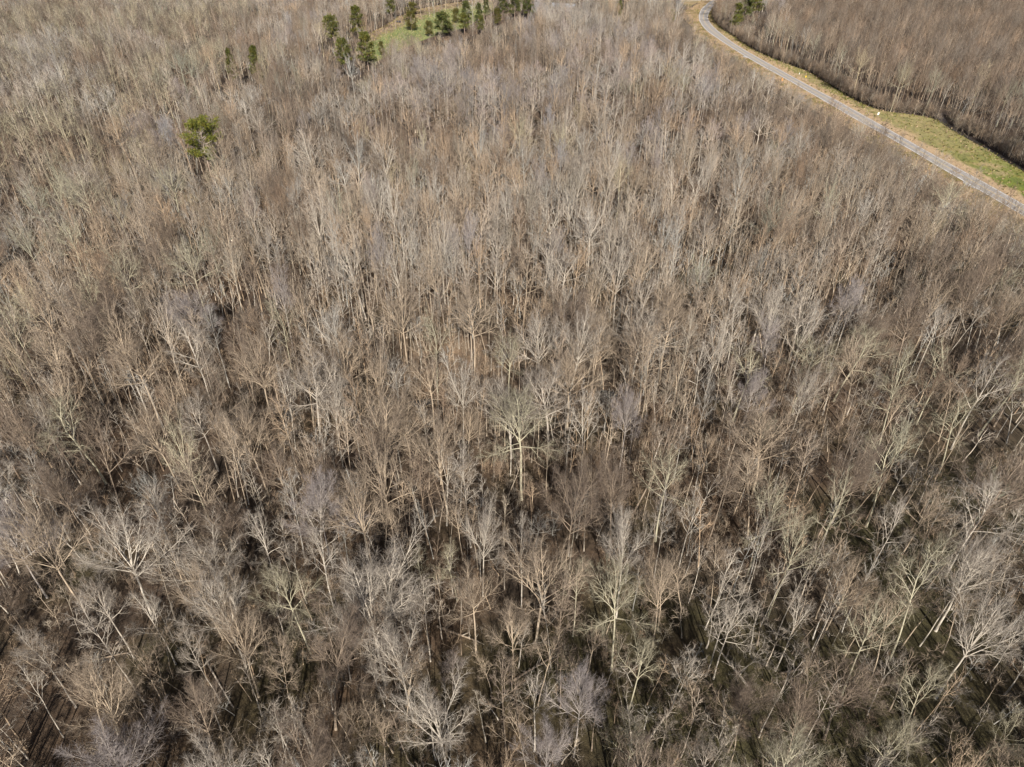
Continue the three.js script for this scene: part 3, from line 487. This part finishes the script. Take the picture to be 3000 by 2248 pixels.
// landmarks that a tree can be found by
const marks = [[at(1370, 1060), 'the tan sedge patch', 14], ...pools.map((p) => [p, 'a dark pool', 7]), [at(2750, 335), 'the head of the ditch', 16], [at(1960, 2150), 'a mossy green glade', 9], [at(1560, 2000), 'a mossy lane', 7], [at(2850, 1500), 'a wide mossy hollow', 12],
  ...stand.filter((q) => q.label).map((q) => [q, 'the ' + ({ 'large pale bare tree whose': 'large pale fanning tree', 'bare tree with a dense': 'twin-trunked lavender dome', 'low bare tree with a': 'low lavender dome', 'bare tree with a wide': 'lichen-whitened wide crown', 'tall tan bare tree with': 'tall many-limbed tan tree', 'crooked white-limbed bare tree beside': 'crooked white-limbed tree', 'large pale-green bare tree fanning': 'large pale-green fan', 'sparse bare tree on a': 'slanting pale trunk', 'large tan bare tree fanning': 'large tan fan', 'wide tan bare tree whose': 'wide leaning tan tree', 'bare tree with a flat': 'flat-topped pale crown', 'broad bare tree on a': 'bright straight trunk', 'broad domed bare tree with': 'broad stout dome', 'pale domed bare tree on': 'pale slanting dome', 'tall bare tree with a': 'white forked trunk', 'white-limbed bare tree rising above': 'white-limbed tree', 'white-trunked bare tree standing by': 'white ditch-side trunk' }[q.label.split(' ').slice(0, 5).join(' ')] ?? 'marked tree'), 9])];
function whereabouts(q) { let best = null, m = 1; for (const [p, words, r] of marks) { if (p === q) continue; const d = Math.hypot(p.x - q.x, p.z - q.z) / r; if (d < m) { m = d; best = words; } } return best ? ' ' + (m < 0.5 ? 'beside ' : 'near ') + best : ''; }
const tiltR = rngOf(19), tiltQ = new THREE.Quaternion(), turnQ = new THREE.Quaternion();
function tiltOf(q) { const a = tiltR() * TAU, l = q.hero ? 0.03 * tiltR() : q.still ? 0 : tiltR() < 0.03 ? 0.1 + 0.16 * tiltR() : 0.035 * tiltR(); return tiltQ.setFromAxisAngle(new THREE.Vector3(Math.cos(a), 0, Math.sin(a)), l).multiply(turnQ.setFromAxisAngle(new THREE.Vector3(0, 1, 0), q.turn)); }
const size = (q) => { const h = q.k.height * q.sy, a = toPixel(q.x, h * 0.75, q.z); return a.d > 5 && a.px > -30 && a.px < 3030 && a.py > -20 && a.py < 2300 ? q.k.width * q.s / a.d : 0; };
function settle(list, name, category, groupWords, massName, massLabel, nearCount, bands) {
  list.forEach((q) => { q.size = size(q) * (q.hero ? 1.6 : 1); });
  list.sort((a, b) => b.size - a.size);
  const one = list.filter((q, i) => i < 300 && q.size > 0), rest = list.filter((q, i) => !(i < 300 && q.size > 0)), proto = new Map();
  one.forEach((q, i) => {
    const mid = i >= nearCount, id = q.k.words + mid, h = q.k.height * q.sy, label = q.label ?? (h > bands[1] ? 'tall ' : h < bands[0] ? 'short ' : '') + q.k.words + whereabouts(q);
    if (!proto.has(id)) proto.set(id, treeThing(q.k, mid));
    const o = proto.get(id).clone(); put(o, name, label, category);
    if (!q.label) o.userData.group = groupWords[q.k.form];
    o.position.set(q.x, -0.05, q.z); o.quaternion.copy(tiltOf(q)); o.scale.set(q.s, q.sy, q.s);
  });
  const mass = new THREE.Group(), bins = new Map(); put(mass, massName, massLabel, null, null, 'stuff');
  for (const q of rest) { if (!bins.has(q.k)) bins.set(q.k, { g: q.k.whole, at: [] }); bins.get(q.k).at.push(q); }
  masses(mass, [...bins.values()], 'tree_mass');
  console.log(name, one.length, 'rest', rest.length);
  return mass;
}
const tmpM = new THREE.Matrix4(), tmpQ = new THREE.Quaternion(), UPV = new THREE.Vector3(0, 1, 0), tintR = rngOf(9);
function masses(group, bins, name, spread = 0.56) {
  for (const b of bins) {
    if (!b.at.length) continue;
    const m = lit(new THREE.InstancedMesh(b.g, M.bark, b.at.length)); m.name = name; m.userData.kind = 'stuff';
    b.at.forEach((q, i) => {
      m.setMatrixAt(i, tmpM.compose(new THREE.Vector3(q.x, -0.05, q.z), tiltOf(q), new THREE.Vector3(q.s, q.sy, q.s)));
      const v = 1 - spread / 2 + spread * tintR(), w = (tintR() - 0.5) * spread * 0.35; m.setColorAt(i, new THREE.Color().setRGB(v * (1 + w), v, v * (1 - w)));
    });
    group.add(m);
  }
}
const woodland = settle(stand, 'bare_tree', 'tree', { spread: 'broad bare trees of the winter wood', vase: 'fanning bare trees of the winter wood', upright: 'straight bare trees of the winter wood', gnarled: 'crooked bare trees of the winter wood', dense: 'dome-crowned bare trees of the winter wood' }, 'winter_woodland', 'mass of bare winter trees reaching into the distance', 120, [18, 23]);
settle(poles, 'young_tree', 'young tree', { pole: 'slender young trees between the larger ones', polefork: 'forked young trees between the larger ones' }, 'young_woodland', 'mass of slender bare young trees among the taller ones', 150, [10, 15]);
{ // the far stands
  const kindsFar = [[11, 6, 1, 12, 1, 6, 0], [5, 8, 12, 8, 12, 5, 7], [7, 3, 8, 12, 2, 0, 6], [0, 1, 1, 11, 1, 6, 7], [12, 8, 1, 5, 6, 0, 11]], bins = [];
  kindsFar.forEach((set, n) => { for (let v = 0; v < 2; v++) {
    const R = rngOf(7000 + n * 10 + v), m = new Mould(), spots = [];
    const plant = (o, seed, x, z, s, h) => {
      const t = growTree(o, seed, 2), a = R() * TAU, ca = Math.cos(a), sa = Math.sin(a), sy = h / t.height, v2 = 0.66 + 0.62 * R(), w = (R() - 0.5) * 0.14;
      for (const q of [t.trunk, ...t.limbs.flatMap((l) => [l.wood, l.twigs])]) { const o0 = m.p.length / 3; for (let k = 0; k < q.p.length; k += 3) { const X = q.p[k] * s, Zz = q.p[k + 2] * s; m.p.push(x + X * ca + Zz * sa, q.p[k + 1] * sy, z - X * sa + Zz * ca); m.n.push(q.n[k] * ca + q.n[k + 2] * sa, q.n[k + 1], -q.n[k] * sa + q.n[k + 2] * ca); m.c.push(q.c[k] * v2 * (1 + w), q.c[k + 1] * v2, q.c[k + 2] * v2 * (1 - w)); } for (const ix of q.i) m.i.push(ix + o0); }
    };
    for (let k = 0, tries = 0; k < 10 && tries < 400; tries++) { const x = (R() - 0.5) * TILE, z = (R() - 0.5) * TILE; if (spots.some((q) => Math.hypot(q[0] - x, q[1] - z) < 4.4)) continue; spots.push([x, z]); plant(T[set[Math.floor(R() * set.length)]].shape, 7100 + n * 97 + v * 41 + k, x, z, R() < 0.3 ? 1.05 + 0.3 * R() : 0.7 + 0.35 * R(), 15 + 9 * R()); k++; }
    for (let k = 0; k < 4; k++) plant(P[Math.floor(R() * P.length)].shape, 8100 + n * 97 + v * 41 + k, (R() - 0.5) * TILE, (R() - 0.5) * TILE, 0.9 + 0.6 * R(), 7 + 7 * R());
    bins.push({ g: built(m), at: [] });
  } });
  for (const q of stands) {
    const n = fbm(q.cx / 60, q.cz / 60, 201, 2), m = fbm(q.cx / 35 + 70, q.cz / 35, 203, 2), set = inPoly(rightWood, q.cx, q.cz) ? 1 : m > 0.62 ? 0 : n > 0.6 ? 1 : q.cx < -0.30 * -q.cz - 20 ? 2 : place() < 0.6 ? 3 : 4;  // left stands take a browner set, painting in the same vignette
    bins[set * 2 + (place() < 0.5 ? 0 : 1)].at.push({ x: q.cx, z: q.cz, s: 1.04, sy: 0.92 + 0.16 * place(), turn: Math.floor(place() * 4) * Math.PI / 2 + (place() - 0.5) * 0.2, still: true });
  }
  masses(woodland, bins, 'tree_stand', 0.2);
  console.log('stands', stands.length);
}
{
  const bins = S.map((g) => ({ g, at: [] })); let n = 0;
  for (let pass = 0; pass < 2; pass++) for (let k = 0; k < (pass ? 12000 : 19000); k++) {
    const z = 10 - Math.sqrt(place()) * (pass ? 480 : 170), hw = 62 + Math.abs(z - 14) * 0.80, x = (place() * 2 - 1) * hw, thick = fbm(x / 12, z / 12, 231, 3), edge = x > 60 && distLine(roadL, x, z) < 40;
    if ((thick < 0.36 + 0.25 * place() && !edge) || !seen(x, z, 5) || inStand(x, z) || openGround(x, z) || inPool(x, z) || (x > 90 && distLine(ditchLine, x, z) < 2)) continue;
    const h = tallest(x, z, 1.6 + 4.6 * place() ** 1.6) / 7; if (h < 0.15) continue;
    bins[Math.floor(place() * 3)].at.push({ x, z, s: (0.5 + 0.7 * place()) * (0.6 + h * 0.6), sy: h, turn: place() * TAU }); n++;
  }
  for (let i = 4; i < roadL.length; i++) for (let q = 0; q < 14; q++) {
    const nn = normalOf(roadL, i), a = 3 + 17 * Math.sqrt(place()), x = roadL[i][0] + nn[0] * leftSign * a + (place() - 0.5) * 5, z = roadL[i][1] + nn[1] * leftSign * a + (place() - 0.5) * 5;
    if (!seen(x, z, 3) || distLine(roadL, x, z) < 2.5 || inPoly(fieldPoly, x, z)) continue;
    const h = (0.7 + a * 0.14 * place() + 0.6 * place()) / 7; bins[Math.floor(place() * 3)].at.push({ x, z, s: 0.35 + 0.5 * place(), sy: h, turn: place() * TAU }); n++;
  }
  for (const [l, off, hgt, dens] of [[edgeR, 1, 6.5, 6], [clearTop, 1, 4.5, 2]]) for (let i = 0; i < l.length; i++) for (let q = 0; q < dens * 3; q++) {
    const nn = normalOf(l, i), a = 0.5 + 9 * place() ** 1.5, jx = (place() - 0.5) * 4, jz = (place() - 0.5) * 4; let x = l[i][0] + nn[0] * a + jx, z = l[i][1] + nn[1] * a + jz; if (openGround(x, z)) { x = l[i][0] - nn[0] * a + jx; z = l[i][1] - nn[1] * a + jz; }
    if (openGround(x, z) || distLine(ditchLine, x, z) < 1.8 || !seen(x, z, 5)) continue;
    const h = hgt * (0.4 + 0.8 * place()) / 7; bins[Math.floor(place() * 3)].at.push({ x, z, s: (0.9 + 0.8 * place()) * (0.6 + h * 0.5), sy: h, turn: place() * TAU }); n++;
  }
  const mass = new THREE.Group(); put(mass, 'undergrowth', 'thin bare undergrowth of saplings and brush under the trees', null, null, 'stuff'); masses(mass, bins, 'brush');
  console.log('undergrowth', n, 'triangles', triangles);
}
// ---------------------------------------------------------------- evergreens
function growPine(H, W, form, green, seed, tufts, blade) {
  const R = rngOf(seed), wood = new Mould(), needles = new Mould();
  const tp = bough(R, [0, -0.3, 0], [(R() - 0.5) * 0.06, 1, (R() - 0.5) * 0.06], H * 0.97, 8, 0.08, 0.2);
  wood.tube(tp, taper(H * 0.017, 0.03, 8), 6, [[0.27, 0.20, 0.15], [0.36, 0.29, 0.23]], true, 0.2, R);
  const profile = { cone: (t) => 0.22 + 0.78 * Math.sqrt(Math.max(0, 1 - t ** 1.4)), round: (t) => Math.sqrt(Math.max(0.02, 1 - (2 * t - 0.9) ** 2 * 0.95)), narrow: (t) => 0.35 + 0.65 * Math.sin(Math.PI * (0.12 + 0.85 * t)), ragged: (t) => (0.45 + 0.75 * Math.sin(Math.PI * clamp(t * 1.05 - 0.05, 0, 1)) ** 0.8) * (t > 0.3 && t < 0.4 ? 0.75 : 1) }[form];
  const low = form === 'ragged' ? 0.44 : form === 'round' ? 0.12 : 0.24, n = form === 'ragged' ? 30 : 30, per = Math.ceil(tufts / n);
  for (let k = 0; k < n; k++) {
    const t = (k + R() * 0.8) / n, q = alongPath(tp, low + (1 - low) * t * 0.985), az = k * 2.399 + R(), L = W * 0.5 * profile(t) * (0.75 + 0.45 * R());
    const el = lerp(0.05, 0.75, t) + (R() - 0.5) * 0.35, d = [Math.cos(az) * Math.cos(el), Math.sin(el), Math.sin(az) * Math.cos(el)];
    const lp = bough(R, q.p, d, L, 4, 0.3, 0.3); wood.tube(lp, taper(0.035 + 0.014 * L, 0.015, 4), 4, [0.36, 0.30, 0.24]);
    for (let j = 0; j < per; j++) {
      const a = alongPath(lp, 0.35 + 0.65 * Math.sqrt(R())), rr = 0.2 * L + 0.5, c = [a.p[0] + (R() - 0.5) * 2 * rr, a.p[1] + (R() - 0.3) * rr, a.p[2] + (R() - 0.5) * 2 * rr];
      const g = 0.7 + 0.6 * R(), yel = R(), col = [green[0] * g * (0.85 + 0.4 * yel), green[1] * g, green[2] * g * (1.1 - 0.3 * yel)];
      for (let b = 0; b < 9; b++) {
        const u = R() * TAU, v = R() * 1.6 - 0.35, dd = [Math.cos(u) * Math.cos(v), Math.sin(v), Math.sin(u) * Math.cos(v)], s = blade * (0.6 + 0.7 * R()), w = blade * 0.2, px = -dd[2], pz = dd[0], pl = Math.hypot(px, pz) || 1;
        const nn = [dd[0] * 0.4 + (R() - 0.5) * 0.5, 0.8, dd[2] * 0.4 + (R() - 0.5) * 0.5], nl = Math.hypot(...nn);
        needles.tri([c[0] - px / pl * w, c[1], c[2] - pz / pl * w], [c[0] + px / pl * w, c[1], c[2] + pz / pl * w], [c[0] + dd[0] * s, c[1] + dd[1] * s, c[2] + dd[2] * s], nn.map((x) => x / nl), col);
      }
    }
  }
  return { wood: built(wood), needles: built(needles), H, W };
}
const GREENS = { bright: [0.190, 0.205, 0.026], mid: [0.200, 0.215, 0.048], dark: [0.155, 0.182, 0.052], olive: [0.21, 0.20, 0.05] };
const pines = { hero: growPine(23, 12, 'ragged', GREENS.bright, 61, 2600, 0.55), cone: growPine(18, 11, 'cone', GREENS.mid, 62, 1000, 0.9), conedark: growPine(18, 10, 'cone', GREENS.dark, 63, 1000, 0.9), ragged: growPine(20, 10, 'ragged', GREENS.mid, 64, 900, 0.9), round: growPine(9, 9, 'round', GREENS.olive, 65, 900, 0.7), narrow: growPine(14, 5, 'narrow', GREENS.mid, 66, 700, 0.7) };
for (const [px, py, w, kd, H, label, turn] of evergreens) {
  const k = pines[kd], p = at(px, py, H * (kd === 'round' ? 0.55 : 0.66)), W = w / FOCAL * p.k * (kd === 'hero' ? 1.15 : 1.0), o = new THREE.Group();
  part(o, 'trunk', k.wood, M.bark); part(o, 'crown', k.needles, M.needles);
  o.position.set(p.x, 0, p.z); o.scale.set(W / k.W, H / k.H, W / k.W); o.rotation.y = turn ?? (px * 0.37) % TAU;
  put(o, 'evergreen_tree', label, 'evergreen');
}
// trees that keep dead leaves
for (const [px, py, w, H, col, label, seed] of [[290, 752, 62, 12, [0.42, 0.15, 0.06], 'small tree still holding rust-orange dead leaves', 71], [2418, 1498, 46, 11, [0.46, 0.30, 0.14], 'thin tree with clusters of tan dead leaves', 72]]) {
  const k = P[3], t = growTree({ ...FORM.polefork, colours: BARK.brown, H }, seed, 0), R = rngOf(seed), leaves = new Mould(), p = at(px, py, H * 0.8), s = w / FOCAL * p.k / t.width;
  for (const l of t.limbs) for (let i = 0; i < l.twigs.p.length; i += 3) if (R() < 0.22) { const c = [l.twigs.p[i], l.twigs.p[i + 1], l.twigs.p[i + 2]], g = 0.7 + 0.6 * R(), u = R() * TAU, z = 0.10 + 0.08 * R(); leaves.tri([c[0], c[1], c[2]], [c[0] + Math.cos(u) * z, c[1] - 0.3 * z, c[2] + Math.sin(u) * z], [c[0] + Math.cos(u + 1) * z, c[1] + 0.4 * z, c[2] + Math.sin(u + 1) * z], [0, 0.8, 0.6], col.map((x) => x * g)); }
  const o = new THREE.Group(); part(o, 'trunk', built(t.trunk), M.bark); part(o, 'crown', built(merged(t.limbs.flatMap((l) => [l.wood, l.twigs]))), M.bark); part(o, 'leaves', built(leaves), M.needles).userData.kind = 'stuff';
  o.position.set(p.x, 0, p.z); o.scale.setScalar(1); o.scale.set(s, 1, s); put(o, 'leafy_tree', label, 'tree');
}

// ---------------------------------------------------------------- fallen trunks on the forest floor
{
  const R = rngOf(83), spots = [[1560, 1960, 8, 0.6], [640, 2010, 9, -0.9], [2360, 1960, 8, 0.2], [2640, 2110, 10, 1.3], [2480, 1560, 9, -0.5], [1930, 2120, 7, 0.9], [300, 1930, 8, 0.3], [880, 2120, 9, 2.2], [1340, 1860, 7, -0.4], [2150, 1960, 8, 2.0]];
  spots.forEach(([px, py, len, turn], i) => {
    const p = at(px, py), r = 0.13 + 0.09 * R(), log = new Mould(), stub = new Mould(), ax = bough(R, [-len / 2, r * 0.8, 0], [1, 0.01, 0], len, 8, 0.07, 0);
    log.tube(ax, taper(r, r * 0.55, 8), 8, BARK[i % 2 ? 'grey' : 'brown'].bark, false, 0.3, R);
    for (let k = 0; k < 6; k++) { const q = alongPath(ax, 0.45 + 0.5 * R()), d = away(q.d, 0.7 + 0.4 * R(), R() * Math.PI - Math.PI / 2 + 1.6); stub.tube(bough(R, q.p, [d[0], Math.abs(d[1]) + 0.1, d[2]], 0.8 + 1.6 * R(), 4, 0.4, 0.1), taper(r * 0.35, 0.015, 4), 4, BARK.grey.bark); }
    const o = new THREE.Group(); part(o, 'trunk', built(log), M.bark); part(o, 'broken_branches', built(stub), M.bark).userData.kind = 'stuff';
    o.position.set(p.x, -0.05, p.z); o.rotation.y = turn; put(o, 'fallen_log', 'fallen trunk with broken branches lying on the leaf litter', 'log', 'fallen trunks on the forest floor');
  });
}

// ---------------------------------------------------------------- things by the road, in the clearing and beyond
const flat = (rgb, rough = 0.7, metal = 0) => new THREE.MeshStandardMaterial({ color: new THREE.Color().setRGB(...rgb), roughness: rough, metalness: metal });
const box = (w, h, d, x = 0, y = 0, z = 0) => new THREE.BoxGeometry(w, h, d).translate(x, y, z);
const rod = (r, h, x = 0, z = 0) => new THREE.CylinderGeometry(r, r, h, 10).translate(x, h / 2, z);
const steel = flat([0.45, 0.45, 0.44], 0.5, 0.6), whitePaint = flat([0.80, 0.80, 0.78], 0.5), greyPrint = flat([0.30, 0.30, 0.31], 0.6), signYellow = flat([0.78, 0.52, 0.03], 0.5), signOrange = flat([0.75, 0.30, 0.04], 0.5);
{
  const p = at(2571, 343), o = new THREE.Group(); o.position.set(p.x, 0, p.z); o.rotation.y = 0.5;
  part(o, 'panel', box(1.25, 1.05, 0.03, 0, 1.65, 0), whitePaint); part(o, 'print', box(0.62, 0.34, 0.006, 0, 1.72, 0.0195), greyPrint);
  for (const x of [-0.5, 0.5]) part(o, 'post', rod(0.035, 2.2, x, -0.055), steel);
  put(o, 'road_sign', 'white rectangular sign on two posts in the green verge', 'sign');
}
for (const [px, py, m, label, w, h, y] of [[2360, 231, signYellow, 'yellow marker sign on a short post in the road verge', 0.55, 1.0, 1.25], [2291, 239, signOrange, 'orange marker sign on the wooded side of the road', 0.5, 1.3, 1.2], [2341, 221, whitePaint, 'thin white marker post in the road verge', 0.28, 0.9, 1.1]]) {
  const p = at(px, py), o = new THREE.Group(); o.position.set(p.x, 0, p.z); o.rotation.y = 0.3;
  part(o, 'panel', box(w, h, 0.025, 0, y, 0), m); part(o, 'post', rod(0.04, y + h * 0.4, 0, -0.055), steel);
  put(o, 'marker_post', label, 'marker');
}
{
  const dark = flat([0.03, 0.03, 0.035], 0.55), tie = flat([0.12, 0.10, 0.08], 0.9);
  for (const [dx, dz, turn] of [[-0.95, 0, 0.3], [0.95, 0.3, 0.5]]) {
    const p = at(1168, 66), o = new THREE.Group(); o.position.set(p.x + dx, 0, p.z + dz); o.rotation.y = turn;
    const pr = [[0, -0.70], [0.72, -0.70], [0.80, -0.64], [0.80, 0.64], [0.72, 0.70], [0, 0.70]].map(([r, y]) => new THREE.Vector2(r, y));
    part(o, 'wrap', new THREE.LatheGeometry(pr, 24).rotateZ(Math.PI / 2).translate(0, 0.80, 0), dark); for (const x of [-0.3, 0.3]) part(o, 'band', new THREE.TorusGeometry(0.805, 0.012, 6, 24).rotateY(Math.PI / 2).translate(x, 0.80, 0), tie);
    put(o, 'round_bale', 'dark round bale on the tan edge of the clearing', 'bale', 'dark bales in the clearing');
  }
}
{ // a long pale-roofed shed half hidden by the woods
  const p = at(1652, 30), o = new THREE.Group(); o.position.set(p.x, 0, p.z); o.rotation.y = -0.42;
  const metal = flat([0.34, 0.37, 0.41], 0.5, 0.2), wallM = flat([0.30, 0.29, 0.27], 0.8), doorM = flat([0.30, 0.24, 0.19], 0.8), glass = flat([0.05, 0.06, 0.07], 0.1);
  const L = 22, D = 11, E = 3.4, Rg = 5.6, sh = new THREE.Shape([[-D / 2, 0], [D / 2, 0], [D / 2, E], [0, Rg - 0.05], [-D / 2, E]].map(([a, b]) => new THREE.Vector2(a, b)));
  part(o, 'wall', new THREE.ExtrudeGeometry(sh, { depth: L, bevelEnabled: false }).translate(0, 0, -L / 2).rotateY(Math.PI / 2), wallM);
  const sl = Math.hypot(D / 2 + 0.5, Rg - E), an = Math.atan2(Rg - E, D / 2);
  for (const s of [-1, 1]) {
    const roof = part(o, 'roof', box(L + 0.8, 0.08, sl).rotateX(s * an).translate(0, (Rg + E) / 2 + 0.0, s * (D / 4 + 0.2)), metal);
    for (let k = 0; k <= 14; k++) part(roof, 'seam', box(0.06, 0.05, sl).translate(0, 0.065, 0).rotateX(s * an).translate(-L / 2 - 0.35 + k * (L + 0.7) / 14, (Rg + E) / 2, s * (D / 4 + 0.2)), metal);
  }
  part(o, 'door', box(3, 2.7, 0.06, 4, 1.35, D / 2 + 0.035), doorM);
  for (const x of [-7, -3.5]) { const w = part(o, 'window', box(1.3, 1.0, 0.05, x, 1.9, D / 2 + 0.03), whitePaint); part(w, 'pane', box(1.1, 0.8, 0.01, x, 1.9, D / 2 + 0.061), glass); }
  put(o, 'metal_shed', 'long pale metal-roofed shed half hidden by far bare trees', 'shed');
}
{ // rank grass on the verges and the clearing's rim
  const R = rngOf(91), m = new Mould();
  for (let k = 0; k < 9; k++) { const a = R() * TAU, l = 0.25 + 0.3 * R(), b = [Math.cos(a) * 0.12, 0, Math.sin(a) * 0.12], w = 0.05; m.tri([b[0] - Math.sin(a) * w, 0, b[2] + Math.cos(a) * w], [b[0] + Math.sin(a) * w, 0, b[2] - Math.cos(a) * w], [b[0] * (1.5 + 2 * R()), l, b[2] * (1.5 + 2 * R())], [Math.cos(a) * 0.5, 0.8, Math.sin(a) * 0.5], [1, 1, 1]); }
  const g = built(m), at2 = [];
  const sow = (A, B, n, colours, power) => { const a = resample(A, 300), b = resample(B, 300); for (let k = 0; k < n; k++) { const i = Math.floor(R() * 300), t = 1 - R() ** power, x = lerp(a[i][0], b[i][0], t) + (R() - 0.5) * 3, z = lerp(a[i][1], b[i][1], t) + (R() - 0.5) * 3; if (distLine(roadMid, x, z) < 4.2 || !seen(x, z, 1)) continue; at2.push({ x, z, s: 0.8 + 1.6 * R(), sy: 0.5 + 1.1 * R(), turn: R() * TAU, c: colours[Math.floor(R() * colours.length)] }); } };
  sow(roadR, edgeR, 6000, [STRAW, STRAWD, OLIVE, GREEND, OLIVE], 1.8); sow(roadL, edgeL, 5000, [STRAW, STRAWD, STRAWD, OLIVE], 1.2); sow(clearLow, clearTop, 2500, [STRAW, STRAWD, OLIVE], 2.2); sow(clearTop, clearLow, 1200, [OLIVE, FIELD], 1);
  const im = lit(new THREE.InstancedMesh(g, M.needles, at2.length)); im.userData.kind = 'stuff';
  at2.forEach((q, i) => { im.setMatrixAt(i, tmpM.compose(new THREE.Vector3(q.x, 0.01, q.z), tmpQ.setFromAxisAngle(UPV, q.turn), new THREE.Vector3(q.s, q.sy, q.s))); im.setColorAt(i, new THREE.Color().setRGB(...q.c)); });
  put(im, 'rank_grass', 'rough tufts of dry and green grass on verges and clearing', null, null, 'stuff');
}
{ const odd = scene.children.filter((o) => /marked tree/.test(o.userData.label ?? '')); if (odd.length) console.log('unnamed landmark', odd.length); }
console.log('triangles', triangles);
renderer.render(scene, camera);
